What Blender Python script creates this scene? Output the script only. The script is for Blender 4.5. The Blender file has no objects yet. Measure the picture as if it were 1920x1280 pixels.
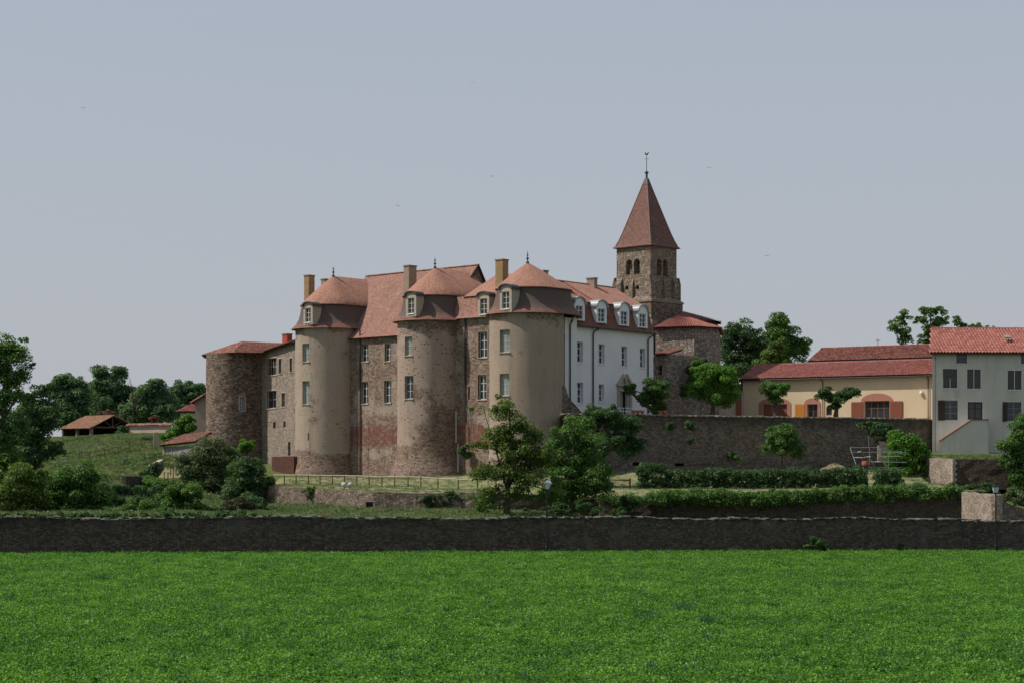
import bpy, math, random
import numpy as np
from mathutils import Vector, Matrix

# ------------------------------------------------------------------ camera, sky, sun, exposure
SC = bpy.context.scene
FOC, HZ, EYE = 3300.0, 860.0, 5.8          # focal length in photo pixels, horizon row, eye height in metres
cam_data = bpy.data.cameras.new('camera')
cam = bpy.data.objects.new('camera', cam_data)
SC.collection.objects.link(cam)
cam.location = (0, 0, EYE)
cam.rotation_euler = (math.radians(90), 0, 0)
cam_data.sensor_width = 36.0
cam_data.lens = FOC / 1920.0 * 36.0
cam_data.shift_y = (HZ - 640.0) / 1920.0
cam_data.clip_end = 9000.0
cam_data.clip_start = 0.5
SC.camera = cam

SUN_EL = math.radians(52)
SUN_AZ = math.radians(-94)                 # from +Y towards +X
world = bpy.data.worlds.new('World')
SC.world = world
world.use_nodes = True
wt = world.node_tree
wt.nodes.clear()
w_out = wt.nodes.new('ShaderNodeOutputWorld')
w_bg = wt.nodes.new('ShaderNodeBackground')
w_sky = wt.nodes.new('ShaderNodeTexSky')
w_sky.sky_type = 'NISHITA'
w_sky.sun_disc = False
w_sky.sun_elevation = SUN_EL
w_sky.sun_rotation = SUN_AZ
w_sky.altitude = 300
w_sky.air_density = 1.0
w_sky.dust_density = 3.0
w_sky.ozone_density = 2.0
w_mix = wt.nodes.new('ShaderNodeMix')
w_mix.data_type = 'RGBA'
w_veil = wt.nodes.new('ShaderNodeMix')
w_veil.data_type = 'RGBA'
w_veil.inputs[6].default_value = (4.74, 4.94, 5.42, 1)
w_veil.inputs[7].default_value = (4.15, 5.05, 6.0, 1)
wt.links.new(w_veil.outputs[2], w_mix.inputs[7])
w_tc = wt.nodes.new('ShaderNodeTexCoord')      # a thin summer veil evens the sky out, thinner higher up
w_sep = wt.nodes.new('ShaderNodeSeparateXYZ')
w_mr = wt.nodes.new('ShaderNodeMapRange')
w_mr.inputs[1].default_value = 0.05; w_mr.inputs[2].default_value = 0.45
w_mr.inputs[3].default_value = 0.88; w_mr.inputs[4].default_value = 0.74
w_mr2 = wt.nodes.new('ShaderNodeMapRange')
w_mr2.inputs[1].default_value = 0.08; w_mr2.inputs[2].default_value = 0.5
wt.links.new(w_sep.outputs[2], w_mr2.inputs[0]); wt.links.new(w_mr2.outputs[0], w_veil.inputs[0])
wt.links.new(w_tc.outputs['Generated'], w_sep.inputs[0])
wt.links.new(w_sep.outputs[2], w_mr.inputs[0])
wt.links.new(w_mr.outputs[0], w_mix.inputs[0])

wt.links.new(w_sky.outputs[0], w_mix.inputs[6])
wt.links.new(w_mix.outputs[2], w_bg.inputs[0])
w_bg.inputs[1].default_value = 0.10
wt.links.new(w_bg.outputs[0], w_out.inputs[0])

sun_data = bpy.data.lights.new('sun', 'SUN')
sun_data.energy = 4.7
sun_data.angle = math.radians(0.6)
sun_data.color = (1.0, 0.93, 0.84)
sun = bpy.data.objects.new('sun', sun_data)
SC.collection.objects.link(sun)
TO_SUN = Vector((math.sin(SUN_AZ) * math.cos(SUN_EL), math.cos(SUN_AZ) * math.cos(SUN_EL), math.sin(SUN_EL)))
sun.rotation_euler = TO_SUN.to_track_quat('Z', 'Y').to_euler()
sun.location = (0, 0, 80)

SC.view_settings.view_transform = 'Standard'
SC.view_settings.look = 'None'
SC.view_settings.exposure = 0.0
SC.view_settings.gamma = 1.0
SC.view_settings.use_curve_mapping = False
SC.cycles.max_bounces = 5
SC.cycles.diffuse_bounces = 2
SC.cycles.transparent_max_bounces = 6

random.seed(7)

# ------------------------------------------------------------------ helpers
def zat(py, Y): return EYE + (HZ - py) / FOC * Y
def xat(px, Y): return (px - 960.0) / FOC * Y
def W(px, py, Y): return Vector((xat(px, Y), Y, zat(py, Y)))

def tag(o, label=None, cat=None, group=None, kind=None):
    if label: o['label'] = label
    if cat: o['category'] = cat
    if group: o['group'] = group
    if kind: o['kind'] = kind
    return o

def thing(name, loc, label, cat, group=None):
    o = bpy.data.objects.new(name, None)
    o.empty_display_size = 0.5
    SC.collection.objects.link(o)
    o.location = loc
    return tag(o, label, cat, group)

def world_loc(o):
    v = Vector((0, 0, 0))
    while o is not None:
        v = v + o.location
        o = o.parent
    return v

def link_obj(name, me, parent=None):
    o = bpy.data.objects.new(name, me)
    SC.collection.objects.link(o)
    if parent is not None:
        o.parent = parent
        o.location = -world_loc(parent)
    return o

def copy_tree(o, parent=None):
    c = o.copy()
    SC.collection.objects.link(c)
    if parent is not None: c.parent = parent
    for ch in [k for k in SC.objects if k.parent == o]:
        copy_tree(ch, c)
    return c

class MB:
    """collects faces with metre UVs, builds one mesh object"""
    def __init__(s): s.v = []; s.f = []; s.uv = []; s.mi = []
    def face(s, pts, uvs=None, mi=0):
        i = len(s.v)
        s.v.extend([tuple(p) for p in pts])
        s.f.append(tuple(range(i, i + len(pts))))
        if uvs is None:
            p = [Vector(q) for q in pts]
            n = (p[1] - p[0]).cross(p[-1] - p[0])
            ax, ay, az = abs(n.x), abs(n.y), abs(n.z)
            if az > 1.2 * max(ax, ay): uvs = [(q.x, q.y) for q in p]
            elif ax > ay: uvs = [(q.y, q.z) for q in p]
            else: uvs = [(q.x, q.z) for q in p]
        s.uv.extend([tuple(u) for u in uvs])
        s.mi.append(mi)
    def box(s, c, ex, ey, ez, mi=0):
        """centre and three half-axis vectors"""
        c, ex, ey, ez = Vector(c), Vector(ex), Vector(ey), Vector(ez)
        def P(a, b, d): return c + ex * a + ey * b + ez * d
        for q in (((-1,-1,-1),(-1,1,-1),(1,1,-1),(1,-1,-1)), ((-1,-1,1),(1,-1,1),(1,1,1),(-1,1,1)),
                  ((-1,-1,-1),(1,-1,-1),(1,-1,1),(-1,-1,1)), ((1,1,-1),(-1,1,-1),(-1,1,1),(1,1,1)),
                  ((-1,1,-1),(-1,-1,-1),(-1,-1,1),(-1,1,1)), ((1,-1,-1),(1,1,-1),(1,1,1),(1,-1,1))):
            s.face([P(*k) for k in q], None, mi)
    def abox(s, x0, y0, z0, x1, y1, z1, mi=0):
        s.box(((x0+x1)/2, (y0+y1)/2, (z0+z1)/2), ((x1-x0)/2,0,0), (0,(y1-y0)/2,0), (0,0,(z1-z0)/2), mi)
    def tube(s, pts, rad, n=8, cap=True, mi=0):
        pts = [Vector(p) for p in pts]
        if not hasattr(rad, '__len__'): rad = [rad] * len(pts)
        rings = []
        for i, p in enumerate(pts):
            d = (pts[min(i+1, len(pts)-1)] - pts[max(i-1, 0)])
            d = d.normalized() if d.length > 1e-9 else Vector((0,0,1))
            a = d.cross(Vector((0,0,1)))
            if a.length < 0.05: a = Vector((1,0,0))
            a.normalize(); b = d.cross(a).normalized()
            rings.append([p + (a*math.cos(2*math.pi*k/n) + b*math.sin(2*math.pi*k/n))*rad[i] for k in range(n)])
        L = 0
        for i in range(len(rings)-1):
            L2 = L + (pts[i+1]-pts[i]).length
            for k in range(n):
                k2 = (k+1) % n
                s.face([rings[i][k], rings[i][k2], rings[i+1][k2], rings[i+1][k]],
                       [(k*.1, L), (k*.1+.1, L), (k*.1+.1, L2), (k*.1, L2)], mi)
            L = L2
        if cap:
            s.face(rings[-1], None, mi); s.face(rings[0][::-1], None, mi)
    def lathe(s, c, prof, n=16, mi=0):
        """prof: list of (r, z)"""
        c = Vector(c)
        for i in range(len(prof)-1):
            (r0, z0), (r1, z1) = prof[i], prof[i+1]
            for k in range(n):
                a0, a1 = 2*math.pi*k/n, 2*math.pi*(k+1)/n
                q = [c+Vector((r0*math.cos(a0), r0*math.sin(a0), z0)), c+Vector((r0*math.cos(a1), r0*math.sin(a1), z0)),
                     c+Vector((r1*math.cos(a1), r1*math.sin(a1), z1)), c+Vector((r1*math.cos(a0), r1*math.sin(a0), z1))]
                if r1 < 1e-6: q = q[:3]
                elif r0 < 1e-6: q = [q[0], q[2], q[3]]
                rm = max(r0, r1)
                s.face(q, [(a0*rm, z0), (a1*rm, z0), (a1*rm, z1), (a0*rm, z1)][:len(q)], mi)
    def build(s, name, mat, parent=None, smooth=False, kind=None):
        me = bpy.data.meshes.new(name)
        me.from_pydata(s.v, [], s.f)
        uvl = me.uv_layers.new(name='UVMap')
        uvl.data.foreach_set('uv', np.array(s.uv, dtype=np.float32).ravel())
        mats = mat if isinstance(mat, (list, tuple)) else [mat]
        for m in mats: me.materials.append(m)
        if len(mats) > 1: me.polygons.foreach_set('material_index', s.mi)
        if smooth:
            import bmesh
            bm = bmesh.new(); bm.from_mesh(me)
            bmesh.ops.remove_doubles(bm, verts=bm.verts, dist=0.0005)
            bm.to_mesh(me); bm.free()
            me.polygons.foreach_set('use_smooth', [True]*len(me.polygons))
        if smooth: me.set_sharp_from_angle(angle=math.radians(32))
        me.update()
        o = link_obj(name, me, parent)
        if kind: o['kind'] = kind
        return o

# ------------------------------------------------------------------ node materials
def new_mat(name):
    m = bpy.data.materials.new(name)
    m.use_nodes = True
    nt = m.node_tree
    nt.nodes.clear()
    return m, nt

class NT:
    def __init__(s, nt): s.nt = nt
    def n(s, t, **kw):
        nd = s.nt.nodes.new(t)
        ins = kw.pop('ins', {})
        for k, v in kw.items(): setattr(nd, k, v)
        for k, v in ins.items():
            sock = nd.inputs[k]
            if hasattr(v, 'links') or isinstance(v, bpy.types.NodeSocket): s.nt.links.new(v, sock)
            else: sock.default_value = v
        return nd
    def math(s, op, a, b=0.0, c=None, clamp=False):
        ins = {0: a, 1: b}
        if c is not None: ins[2] = c
        return s.n('ShaderNodeMath', operation=op, use_clamp=clamp, ins=ins).outputs[0]
    def mix(s, f, a, b, blend='MIX'):
        nd = s.n('ShaderNodeMix', data_type='RGBA', blend_type=blend, ins={0: f})
        for i, v in ((6, a), (7, b)):
            if isinstance(v, bpy.types.NodeSocket): s.nt.links.new(v, nd.inputs[i])
            else: nd.inputs[i].default_value = (v[0], v[1], v[2], 1)
        return nd.outputs[2]
    def noise(s, vec, scale, detail=4, rough=.55, dist=0):
        nd = s.n('ShaderNodeTexNoise', ins={'Scale': scale, 'Detail': detail, 'Roughness': rough, 'Distortion': dist})
        if vec is not None: s.nt.links.new(vec, nd.inputs['Vector'])
        return nd.outputs[0]
    def ramp(s, f, stops, interp='LINEAR'):
        nd = s.n('ShaderNodeValToRGB', ins={0: f})
        cr = nd.color_ramp
        cr.interpolation = interp
        while len(cr.elements) < len(stops): cr.elements.new(0.5)
        for e, (p, c) in zip(cr.elements, stops):
            e.position = p
            e.color = (c[0], c[1], c[2], 1) if hasattr(c, '__len__') else (c, c, c, 1)
        return nd.outputs[0]
    def step(s, f, a, b):
        return s.n('ShaderNodeMapRange', clamp=True, ins={0: f, 1: a, 2: b, 3: 0.0, 4: 1.0}).outputs[0]
    def scale(s, vec, sc, loc=(0,0,0)):
        nd = s.n('ShaderNodeMapping', ins={'Scale': sc, 'Location': loc})
        s.nt.links.new(vec, nd.inputs['Vector'])
        return nd.outputs[0]
    def bump(s, h, strength, dist, normal=None):
        nd = s.n('ShaderNodeBump', ins={'Strength': strength, 'Distance': dist, 'Height': h})
        if normal is not None: s.nt.links.new(normal, nd.inputs['Normal'])
        return nd.outputs[0]
    def out(s, col, rough=.9, normal=None, spec=.25, metallic=0.0, extra=None):
        p = s.n('ShaderNodeBsdfPrincipled', ins={'Roughness': rough, 'Specular IOR Level': spec, 'Metallic': metallic})
        if isinstance(col, bpy.types.NodeSocket): s.nt.links.new(col, p.inputs['Base Color'])
        else: p.inputs['Base Color'].default_value = (col[0], col[1], col[2], 1)
        if normal is not None: s.nt.links.new(normal, p.inputs['Normal'])
        o = s.n('ShaderNodeOutputMaterial')
        s.nt.links.new(p.outputs[0], o.inputs[0])
        return p

def mat_plain(name, col, rough=.8, var=.15, sc=3.0, metallic=0.0, spec=.25, bump=0.0):
    m, nt = new_mat(name); t = NT(nt)
    tc = t.n('ShaderNodeTexCoord').outputs['Object']
    n = t.noise(tc, sc, 5, .6)
    c = t.mix(n, [max(0, k*(1-var*1.6)) for k in col], [min(1, k*(1+var*1.6)) for k in col])
    nm = t.bump(t.noise(tc, sc*6, 4), .5, bump) if bump else None
    t.out(c, rough, nm, spec, metallic)
    return m

def mat_wall(name, stones, mortar, sw=.34, sh=.16, plaster=None, cover=.5, soft=.04, bump=.05,
             low_z=None, top_z=None, brick=None, pocks=0.0, stain=.35, seed=0.0, patch_scale=.35, red_side=None, darktop=None):
    """rubble masonry with optional worn plaster; UVs are metres, v is height above the field"""
    m, nt = new_mat(name); t = NT(nt)
    uv = t.n('ShaderNodeUVMap').outputs[0]
    uv = t.scale(uv, (1, 1, 1), (seed*13.7, 0, seed))
    sep = t.n('ShaderNodeSeparateXYZ', ins={0: uv})
    U, V = sep.outputs[0], sep.outputs[1]
    # wobble the courses
    nz = t.n('ShaderNodeTexNoise', ins={'Scale': 1.3, 'Detail': 3.0}); nt.links.new(uv, nz.inputs['Vector'])
    wob = t.n('ShaderNodeVectorMath', operation='MULTIPLY_ADD', ins={0: nz.outputs[1], 1: (.22, .12, 0), 2: uv}).outputs[0]
    st = t.scale(wob, (1/sw, 1/sh, 1))
    vo = t.n('ShaderNodeTexVoronoi', voronoi_dimensions='2D', ins={'Scale': 1.0, 'Randomness': .85}); nt.links.new(st, vo.inputs['Vector'])
    ve = t.n('ShaderNodeTexVoronoi', voronoi_dimensions='2D', feature='DISTANCE_TO_EDGE', ins={'Scale': 1.0, 'Randomness': .85}); nt.links.new(st, ve.inputs['Vector'])
    rnd = t.n('ShaderNodeSeparateColor', ins={0: vo.outputs['Color']}).outputs[0]
    stops = [((i+.5)/len(stones), c) for i, c in enumerate(stones)]
    scol = t.ramp(rnd, stops)
    fine = t.noise(uv, 14, 5, .65)
    scol = t.mix(.55, scol, t.mix(fine, (.35, .35, .35), (1.5, 1.5, 1.5)), 'MULTIPLY')
    edge = t.step(ve.outputs['Distance'], .015, .11)
    col = t.mix(edge, mortar, scol)
    big = t.noise(uv, .35, 5, .6)
    hgt = t.math('ADD', t.math('MULTIPLY', edge, .7), t.math('MULTIPLY', fine, .5))
    if brick:
        z0, z1, bc = brick
        bt = t.n('ShaderNodeTexBrick', ins={'Vector': uv, 'Scale': 1.0, 'Brick Width': .3, 'Row Height': .08, 'Mortar Size': .012,
                 'Color1': (*bc, 1), 'Color2': (bc[0]*.6, bc[1]*.65, bc[2]*.7, 1), 'Mortar': (.22, .17, .14, 1)})
        vz = t.math('ADD', V, t.math('MULTIPLY', t.math('SUBTRACT', t.noise(uv, .7, 6, .7), .5), 2.6))
        bm_ = t.math('MULTIPLY', t.step(vz, z0, z0+.12), t.math('SUBTRACT', 1.0, t.step(vz, z1, z1+.12)))
        bm_ = t.math('MULTIPLY', bm_, t.step(t.noise(uv, 2.2, 6, .75), .38, .52))
        bcol = t.mix(t.noise(t.scale(uv, (.6, 3.5, 1)), 1.0, 5, .7), [k*.45 for k in bc], [min(1,k*1.5) for k in bc])
        col = t.mix(bm_, col, t.mix(.45, bcol, bt.outputs[0]))
    if plaster:
        pn = t.noise(uv, patch_scale, 6, .62)
        pn = t.math('ADD', pn, t.math('MULTIPLY', t.math('SUBTRACT', t.noise(uv, 4.5, 4), .5), .22))
        if low_z is not None:
            pn = t.math('SUBTRACT', pn, t.math('MULTIPLY', t.math('SUBTRACT', 1.0, t.step(V, low_z-.5, low_z+.9)), .55))
        if top_z is not None:
            pn = t.math('SUBTRACT', pn, t.math('MULTIPLY', t.step(V, top_z-1.2, top_z+.3), .2))
        if brick:
            pn = t.math('SUBTRACT', pn, t.math('MULTIPLY', bm_, .5))
        if red_side:                      # rubble laid bare on one side, low down
            ru0, rz = red_side
            pn = t.math('SUBTRACT', pn, t.math('MULTIPLY', t.math('MULTIPLY', t.step(U, ru0+seed*13.7, ru0+seed*13.7+2.2), t.math('SUBTRACT', 1.0, t.step(V, rz-3, rz))), .4))
        pm = t.math('MULTIPLY', t.step(pn, 1-cover-soft, 1-cover+soft), 1.0 if cover > .9 else .84)
        pcol = t.mix(t.noise(uv, .7, 5, .6), [k*.78 for k in plaster], [min(1, k*1.16) for k in plaster])
        pcol = t.mix(.35, pcol, t.mix(t.noise(uv, 9, 5, .7), (.6, .6, .6), (1.35, 1.35, 1.35)), 'MULTIPLY')
        if pocks:
            pv = t.n('ShaderNodeTexVoronoi', voronoi_dimensions='2D', ins={'Scale': 1.0}); nt.links.new(t.scale(wob, (2.6, 4.6, 1)), pv.inputs['Vector'])
            pr = t.n('ShaderNodeSeparateColor', ins={0: pv.outputs['Color']}).outputs[1]
            dens = t.math('ADD', pr, t.math('MULTIPLY', t.math('SUBTRACT', t.noise(uv, .45, 3), .5), .9))
            sz = t.math('MULTIPLY', t.step(dens, 1-pocks, 1-pocks+.3), .27)
            hole = t.math('LESS_THAN', pv.outputs['Distance'], sz)
            pcol = t.mix(hole, pcol, (.10, .072, .055))
            pk2 = t.step(t.noise(t.scale(wob, (3.0, 6.5, 1)), 1.0, 3, .7), .60, .68)
            pcol = t.mix(t.math('MULTIPLY', pk2, .5), pcol, (.17, .125, .095))
        else: hole = None
        col = t.mix(pm, col, pcol)
        h2 = t.math('ADD', t.math('MULTIPLY', fine, .25), .95)
        if hole is not None: h2 = t.math('SUBTRACT', h2, t.math('MULTIPLY', hole, .9))
        hgt = t.n('ShaderNodeMix', data_type='FLOAT', ins={0: pm, 2: hgt, 3: h2}).outputs[0]
    # weather streaks running down
    stn = t.noise(t.scale(uv, (1.1, .13, 1)), 1.0, 6, .65)
    stm = t.math('MULTIPLY', t.step(stn, .5, .72), stain)
    col = t.mix(stm, col, (.055, .05, .045))
    col = t.mix(t.math('MULTIPLY', t.step(big, .35, .7), .3), col, t.mix(1.0, col, (.72, .70, .68), 'MULTIPLY'))
    if darktop:
        dz, dcol, dh = darktop
        dm = t.math('MULTIPLY', t.step(t.math('ADD', V, t.math('MULTIPLY', t.math('SUBTRACT', t.noise(uv, .8, 5), .5), 2.2)), dz-dh, dz), .75)
        col = t.mix(dm, col, dcol)
    t.out(col, .95, t.bump(hgt, 1.0, bump), .15)
    return m

def mat_flat_tiles(name, cols, row=.14, lichen=None, dark=None, darkamt=0.0, bump=.03, streak=.3, vlow=None):
    """plain tiles: u along the eave, v up the slope, metres"""
    m, nt = new_mat(name); t = NT(nt)
    uv = t.n('ShaderNodeUVMap').outputs[0]
    bt = t.n('ShaderNodeTexBrick', ins={'Vector': uv, 'Scale': 1.0, 'Brick Width': .19, 'Row Height': row, 'Mortar Size': .008,
             'Color1': (0, 0, 0, 1), 'Color2': (1, 1, 1, 1), 'Mortar': (.1, .1, .1, 1)})
    rnd = t.n('ShaderNodeSeparateColor', ins={0: bt.outputs[0]}).outputs[0]
    col = t.ramp(rnd, [((i+.5)/len(cols), c) for i, c in enumerate(cols)])
    big = t.noise(uv, .5, 6, .65)
    col = t.mix(.7, col, t.mix(big, (.55, .55, .58), (1.4, 1.35, 1.3)), 'MULTIPLY')
    col = t.mix(.75, col, t.mix(t.noise(uv, 3.2, 5, .75), (.45, .45, .46), (1.55, 1.5, 1.48)), 'MULTIPLY')
    sep = t.n('ShaderNodeSeparateXYZ', ins={0: uv})
    saw = t.math('FRACT', t.math('DIVIDE', sep.outputs[1], row))
    rowc = t.step(saw, .0, .22)
    col = t.mix(t.math('SUBTRACT', .45, t.math('MULTIPLY', rowc, .45)), col, (.05, .035, .03))
    if streak:
        sn = t.noise(t.scale(uv, (1.6, .22, 1)), 1.0, 5, .6)
        col = t.mix(t.math('MULTIPLY', t.step(sn, .52, .72), streak), col, (.07, .05, .045))
    if dark:
        dn = t.noise(uv, .6, 6, .7)
        if vlow is not None:
            dn = t.math('ADD', dn, t.math('MULTIPLY', t.step(sep.outputs[1], vlow, vlow+.9), .35))
        col = t.mix(t.step(dn, 1-darkamt-.1, 1-darkamt+.1), col, dark)
    if lichen:
        ln = t.noise(uv, 1.6, 6, .7)
        if vlow is not None: ln = t.math('ADD', t.math('SUBTRACT', ln, .12), t.math('MULTIPLY', t.math('SUBTRACT', 1.0, t.step(sep.outputs[1], .3, 1.3)), t.math('MULTIPLY', t.noise(uv, .28, 2), .42)))
        col = t.mix(t.math('MULTIPLY', t.step(ln, .6, .72), .75), col, lichen)
    wn = t.noise(uv, 3.0, 3)
    h = t.math('ADD', t.math('SUBTRACT', 1.0, saw), t.math('MULTIPLY', wn, .8))
    t.out(col, .85, t.bump(h, .8, bump), .25)
    return m

def mat_canal(name, cols):
    """curved roof tiles modelled as geometry; colour changes tile by tile"""
    m, nt = new_mat(name); t = NT(nt)
    uv = t.n('ShaderNodeUVMap').outputs[0]
    fl = t.n('ShaderNodeVectorMath', operation='FLOOR', ins={0: uv}).outputs[0]
    wn = t.n('ShaderNodeTexWhiteNoise', noise_dimensions='2D', ins={'Vector': fl}).outputs[0]
    col = t.ramp(wn, [((i+.5)/len(cols), c) for i, c in enumerate(cols)])
    tc = t.n('ShaderNodeTexCoord').outputs['Object']
    col = t.mix(.6, col, t.mix(t.noise(tc, .8, 6, .7), (.5, .5, .5), (1.4, 1.35, 1.3)), 'MULTIPLY')
    t.out(col, .85, t.bump(t.noise(tc, 12, 3), .3, .02), .2)
    return m

def mat_leaf(name, a, b, c, trans=.35, patch=0.0):
    m, nt = new_mat(name); t = NT(nt)
    at = t.n('ShaderNodeAttribute', attribute_name='tone').outputs['Fac']
    if patch:                                 # stands of slightly different growth
        oi = t.n('ShaderNodeObjectInfo')
        big = t.math('ADD', t.noise(oi.outputs['Location'], .55, 4, .7), t.math('MULTIPLY', oi.outputs['Random'], .35))
        at = t.math('ADD', at, t.math('MULTIPLY', t.math('SUBTRACT', big, .68), patch), clamp=True)
    col = t.ramp(at, [(0.0, a), (.5, b), (1.0, c)])
    p = t.n('ShaderNodeBsdfPrincipled', ins={'Base Color': col, 'Roughness': .55, 'Specular IOR Level': .25})
    tr = t.n('ShaderNodeBsdfTranslucent', ins={'Color': t.mix(1.0, col, (1.2, 1.35, .6), 'MULTIPLY')})
    ms = t.n('ShaderNodeMixShader', ins={0: trans, 1: p.outputs[0], 2: tr.outputs[0]})
    o = t.n('ShaderNodeOutputMaterial'); nt.links.new(ms.outputs[0], o.inputs[0])
    return m

def mat_ground(name, stops, scale=.6, bump=.05, fine=8.0):
    m, nt = new_mat(name); t = NT(nt)
    tc = t.n('ShaderNodeTexCoord').outputs['Object']
    n = t.noise(tc, scale, 7, .68)
    col = t.ramp(n, stops)
    f = t.noise(tc, fine, 5, .7)
    col = t.mix(.6, col, t.mix(f, (.45, .45, .45), (1.55, 1.55, 1.5)), 'MULTIPLY')
    t.out(col, .95, t.bump(f, .9, bump), .1)
    return m

def mat_glass(name, col=(.02, .024, .03), rough=.12, spec=.6):
    m, nt = new_mat(name); t = NT(nt)
    tc = t.n('ShaderNodeTexCoord').outputs['Object']
    c = t.mix(t.noise(tc, 1.1, 3), [k*.6 for k in col], [k*1.5 for k in col])
    t.out(c, rough, t.bump(t.noise(tc, 1.5, 2), .2, .05), spec)
    return m

M = {}
WARM = [(.16,.10,.073), (.255,.175,.132), (.33,.245,.185), (.21,.14,.107), (.39,.30,.235), (.28,.20,.16)]
M['tower_a'] = mat_wall('plaster_tan_tower', WARM, (.20,.155,.12), .26, .13, plaster=(.40,.325,.255), cover=.66, low_z=6.0, top_z=19.4, pocks=.20, stain=.16, seed=1, bump=.07)
M['tower_b'] = mat_wall('plaster_pitted_tower', WARM, (.21,.17,.135), .26, .12, plaster=(.385,.30,.245), cover=.62, low_z=6.6, top_z=18.8, pocks=.36, stain=.25, seed=2, bump=.09, red_side=(1.2, 11.5))
M['tower_c'] = mat_wall('plaster_grey_tower', WARM, (.20,.165,.13), .25, .12, plaster=(.355,.285,.22), cover=.68, low_z=5.5, top_z=19.3, pocks=.12, stain=.18, seed=3, bump=.07)
M['recess'] = mat_wall('patchy_rubble_wall', WARM, (.235,.19,.15), .3, .15, plaster=(.35,.285,.235), cover=.47, pocks=.4, stain=.5, seed=4, bump=.09, brick=(7.0, 9.1, (.235,.088,.064)), low_z=5)
M['rubble'] = mat_wall('brown_rubble', [(.13,.085,.065), (.23,.16,.12), (.33,.25,.19), (.17,.12,.09), (.40,.32,.25)], (.13,.10,.08), .30, .14, stain=.25, seed=5, bump=.13)
M['rubble_light'] = mat_wall('pale_rubble', [(.28,.22,.175), (.40,.33,.27), (.22,.165,.13), (.47,.40,.33), (.34,.27,.22)], (.33,.28,.23), .27, .14, stain=.25, seed=6, bump=.09)
M['belfry'] = mat_wall('belfry_stone', [(.24,.185,.14), (.36,.29,.22), (.31,.24,.185), (.19,.145,.115), (.42,.35,.27)], (.13,.10,.075), .42, .19, stain=.3, seed=7, bump=.12)
M['choir'] = mat_wall('choir_stone', [(.22,.17,.135), (.38,.31,.255), (.28,.215,.175), (.44,.37,.31)], (.13,.10,.085), .45, .21, stain=.2, seed=8, bump=.16)
M['retain'] = mat_wall('retaining_stone', [(.14,.108,.085), (.24,.19,.15), (.32,.26,.205), (.18,.14,.11)], (.185,.15,.118), .27, .13, stain=.5, seed=9, bump=.12, darktop=(9.9,(.035,.033,.028),1.6))
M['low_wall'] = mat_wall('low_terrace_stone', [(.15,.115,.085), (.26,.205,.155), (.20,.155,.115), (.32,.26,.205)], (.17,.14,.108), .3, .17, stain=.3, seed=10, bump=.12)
M['field_wall'] = mat_wall('dark_field_wall_stone', [(.08,.062,.05), (.13,.10,.08), (.19,.15,.12), (.11,.078,.06)], (.115,.09,.073), .21, .10, stain=.5, seed=11, bump=.1, plaster=(.13,.105,.088), cover=.4, patch_scale=.5, darktop=(2.3,(.035,.036,.036),.9))
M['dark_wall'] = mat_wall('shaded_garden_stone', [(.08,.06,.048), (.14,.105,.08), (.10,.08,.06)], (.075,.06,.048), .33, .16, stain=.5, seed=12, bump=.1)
M['white'] = mat_wall('white_render', [(.6,.6,.6)], (.6,.6,.6), plaster=(.72,.69,.675), cover=.98, stain=.03, seed=13, bump=.015)
M['white_grey'] = mat_wall('grey_render', [(.45,.43,.40)], (.4,.38,.35), plaster=(.54,.505,.45), cover=.95, stain=.22, seed=14, bump=.03)
M['yellow'] = mat_wall('cream_render', [(.42,.34,.22)], (.4,.33,.22), plaster=(.62,.495,.335), cover=.96, stain=.06, seed=15, bump=.02)
M['pinkish'] = mat_wall('pinkish_render', [(.4,.3,.25)], (.4,.3,.25), plaster=(.42,.325,.265), cover=.95, stain=.1, seed=16, bump=.03)
M['ochre'] = mat_plain('ochre_render', (.27,.175,.09), .9, .25, 2.0, bump=.02)
M['chim_grey'] = mat_plain('brown_grey_render', (.27,.205,.155), .9, .25, 2.0, bump=.02)
M['brick_red'] = mat_plain('red_brick_render', (.33,.07,.05), .9, .25, 3.0, bump=.02)
M['tile'] = mat_flat_tiles('orange_plain_tiles', [(.29,.145,.098), (.36,.19,.135), (.24,.12,.085), (.33,.18,.13)], lichen=None, streak=.25)
M['tile_main'] = mat_flat_tiles('pinkish_plain_tiles', [(.235,.12,.09), (.29,.165,.13), (.26,.142,.11), (.19,.10,.076)], streak=.3, lichen=(.42,.30,.24))
M['tile_low'] = mat_flat_tiles('dark_weathered_plain_tiles', [(.19,.095,.07), (.23,.115,.085), (.14,.08,.065)], lichen=(.34,.15,.07), dark=(.105,.073,.06), darkamt=.36, streak=.3, vlow=1.0)
M['tile_brown'] = mat_flat_tiles('brown_plain_tiles', [(.17,.07,.048), (.21,.09,.06), (.14,.06,.045)], streak=.15)
M['tile_wing'] = mat_flat_tiles('faded_orange_plain_tiles', [(.30,.125,.07), (.25,.11,.07), (.35,.15,.08)], dark=(.17,.10,.07), darkamt=.35, streak=.2)
M['tile_spire'] = mat_flat_tiles('spire_tiles', [(.145,.07,.055), (.205,.108,.085), (.11,.06,.052), (.17,.088,.07)], streak=.4, lichen=(.3,.22,.16))
M['canal'] = mat_canal('red_curved_tiles', [(.28,.10,.08), (.35,.145,.12), (.22,.08,.065), (.31,.12,.095)])
M['canal_old'] = mat_canal('old_curved_tiles', [(.26,.10,.07), (.34,.16,.12), (.20,.08,.055), (.30,.14,.10), (.38,.22,.17)])
M['canal_dark'] = mat_canal('dark_curved_tiles', [(.20,.07,.05), (.26,.10,.075), (.30,.13,.10), (.15,.06,.045)])
M['canal_barn'] = mat_canal('barn_curved_tiles', [(.24,.13,.085), (.31,.165,.105), (.19,.095,.06), (.27,.15,.10)])
M['surround'] = mat_plain('cut_stone', (.36,.30,.235), .9, .2, 3.0, bump=.01)
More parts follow.
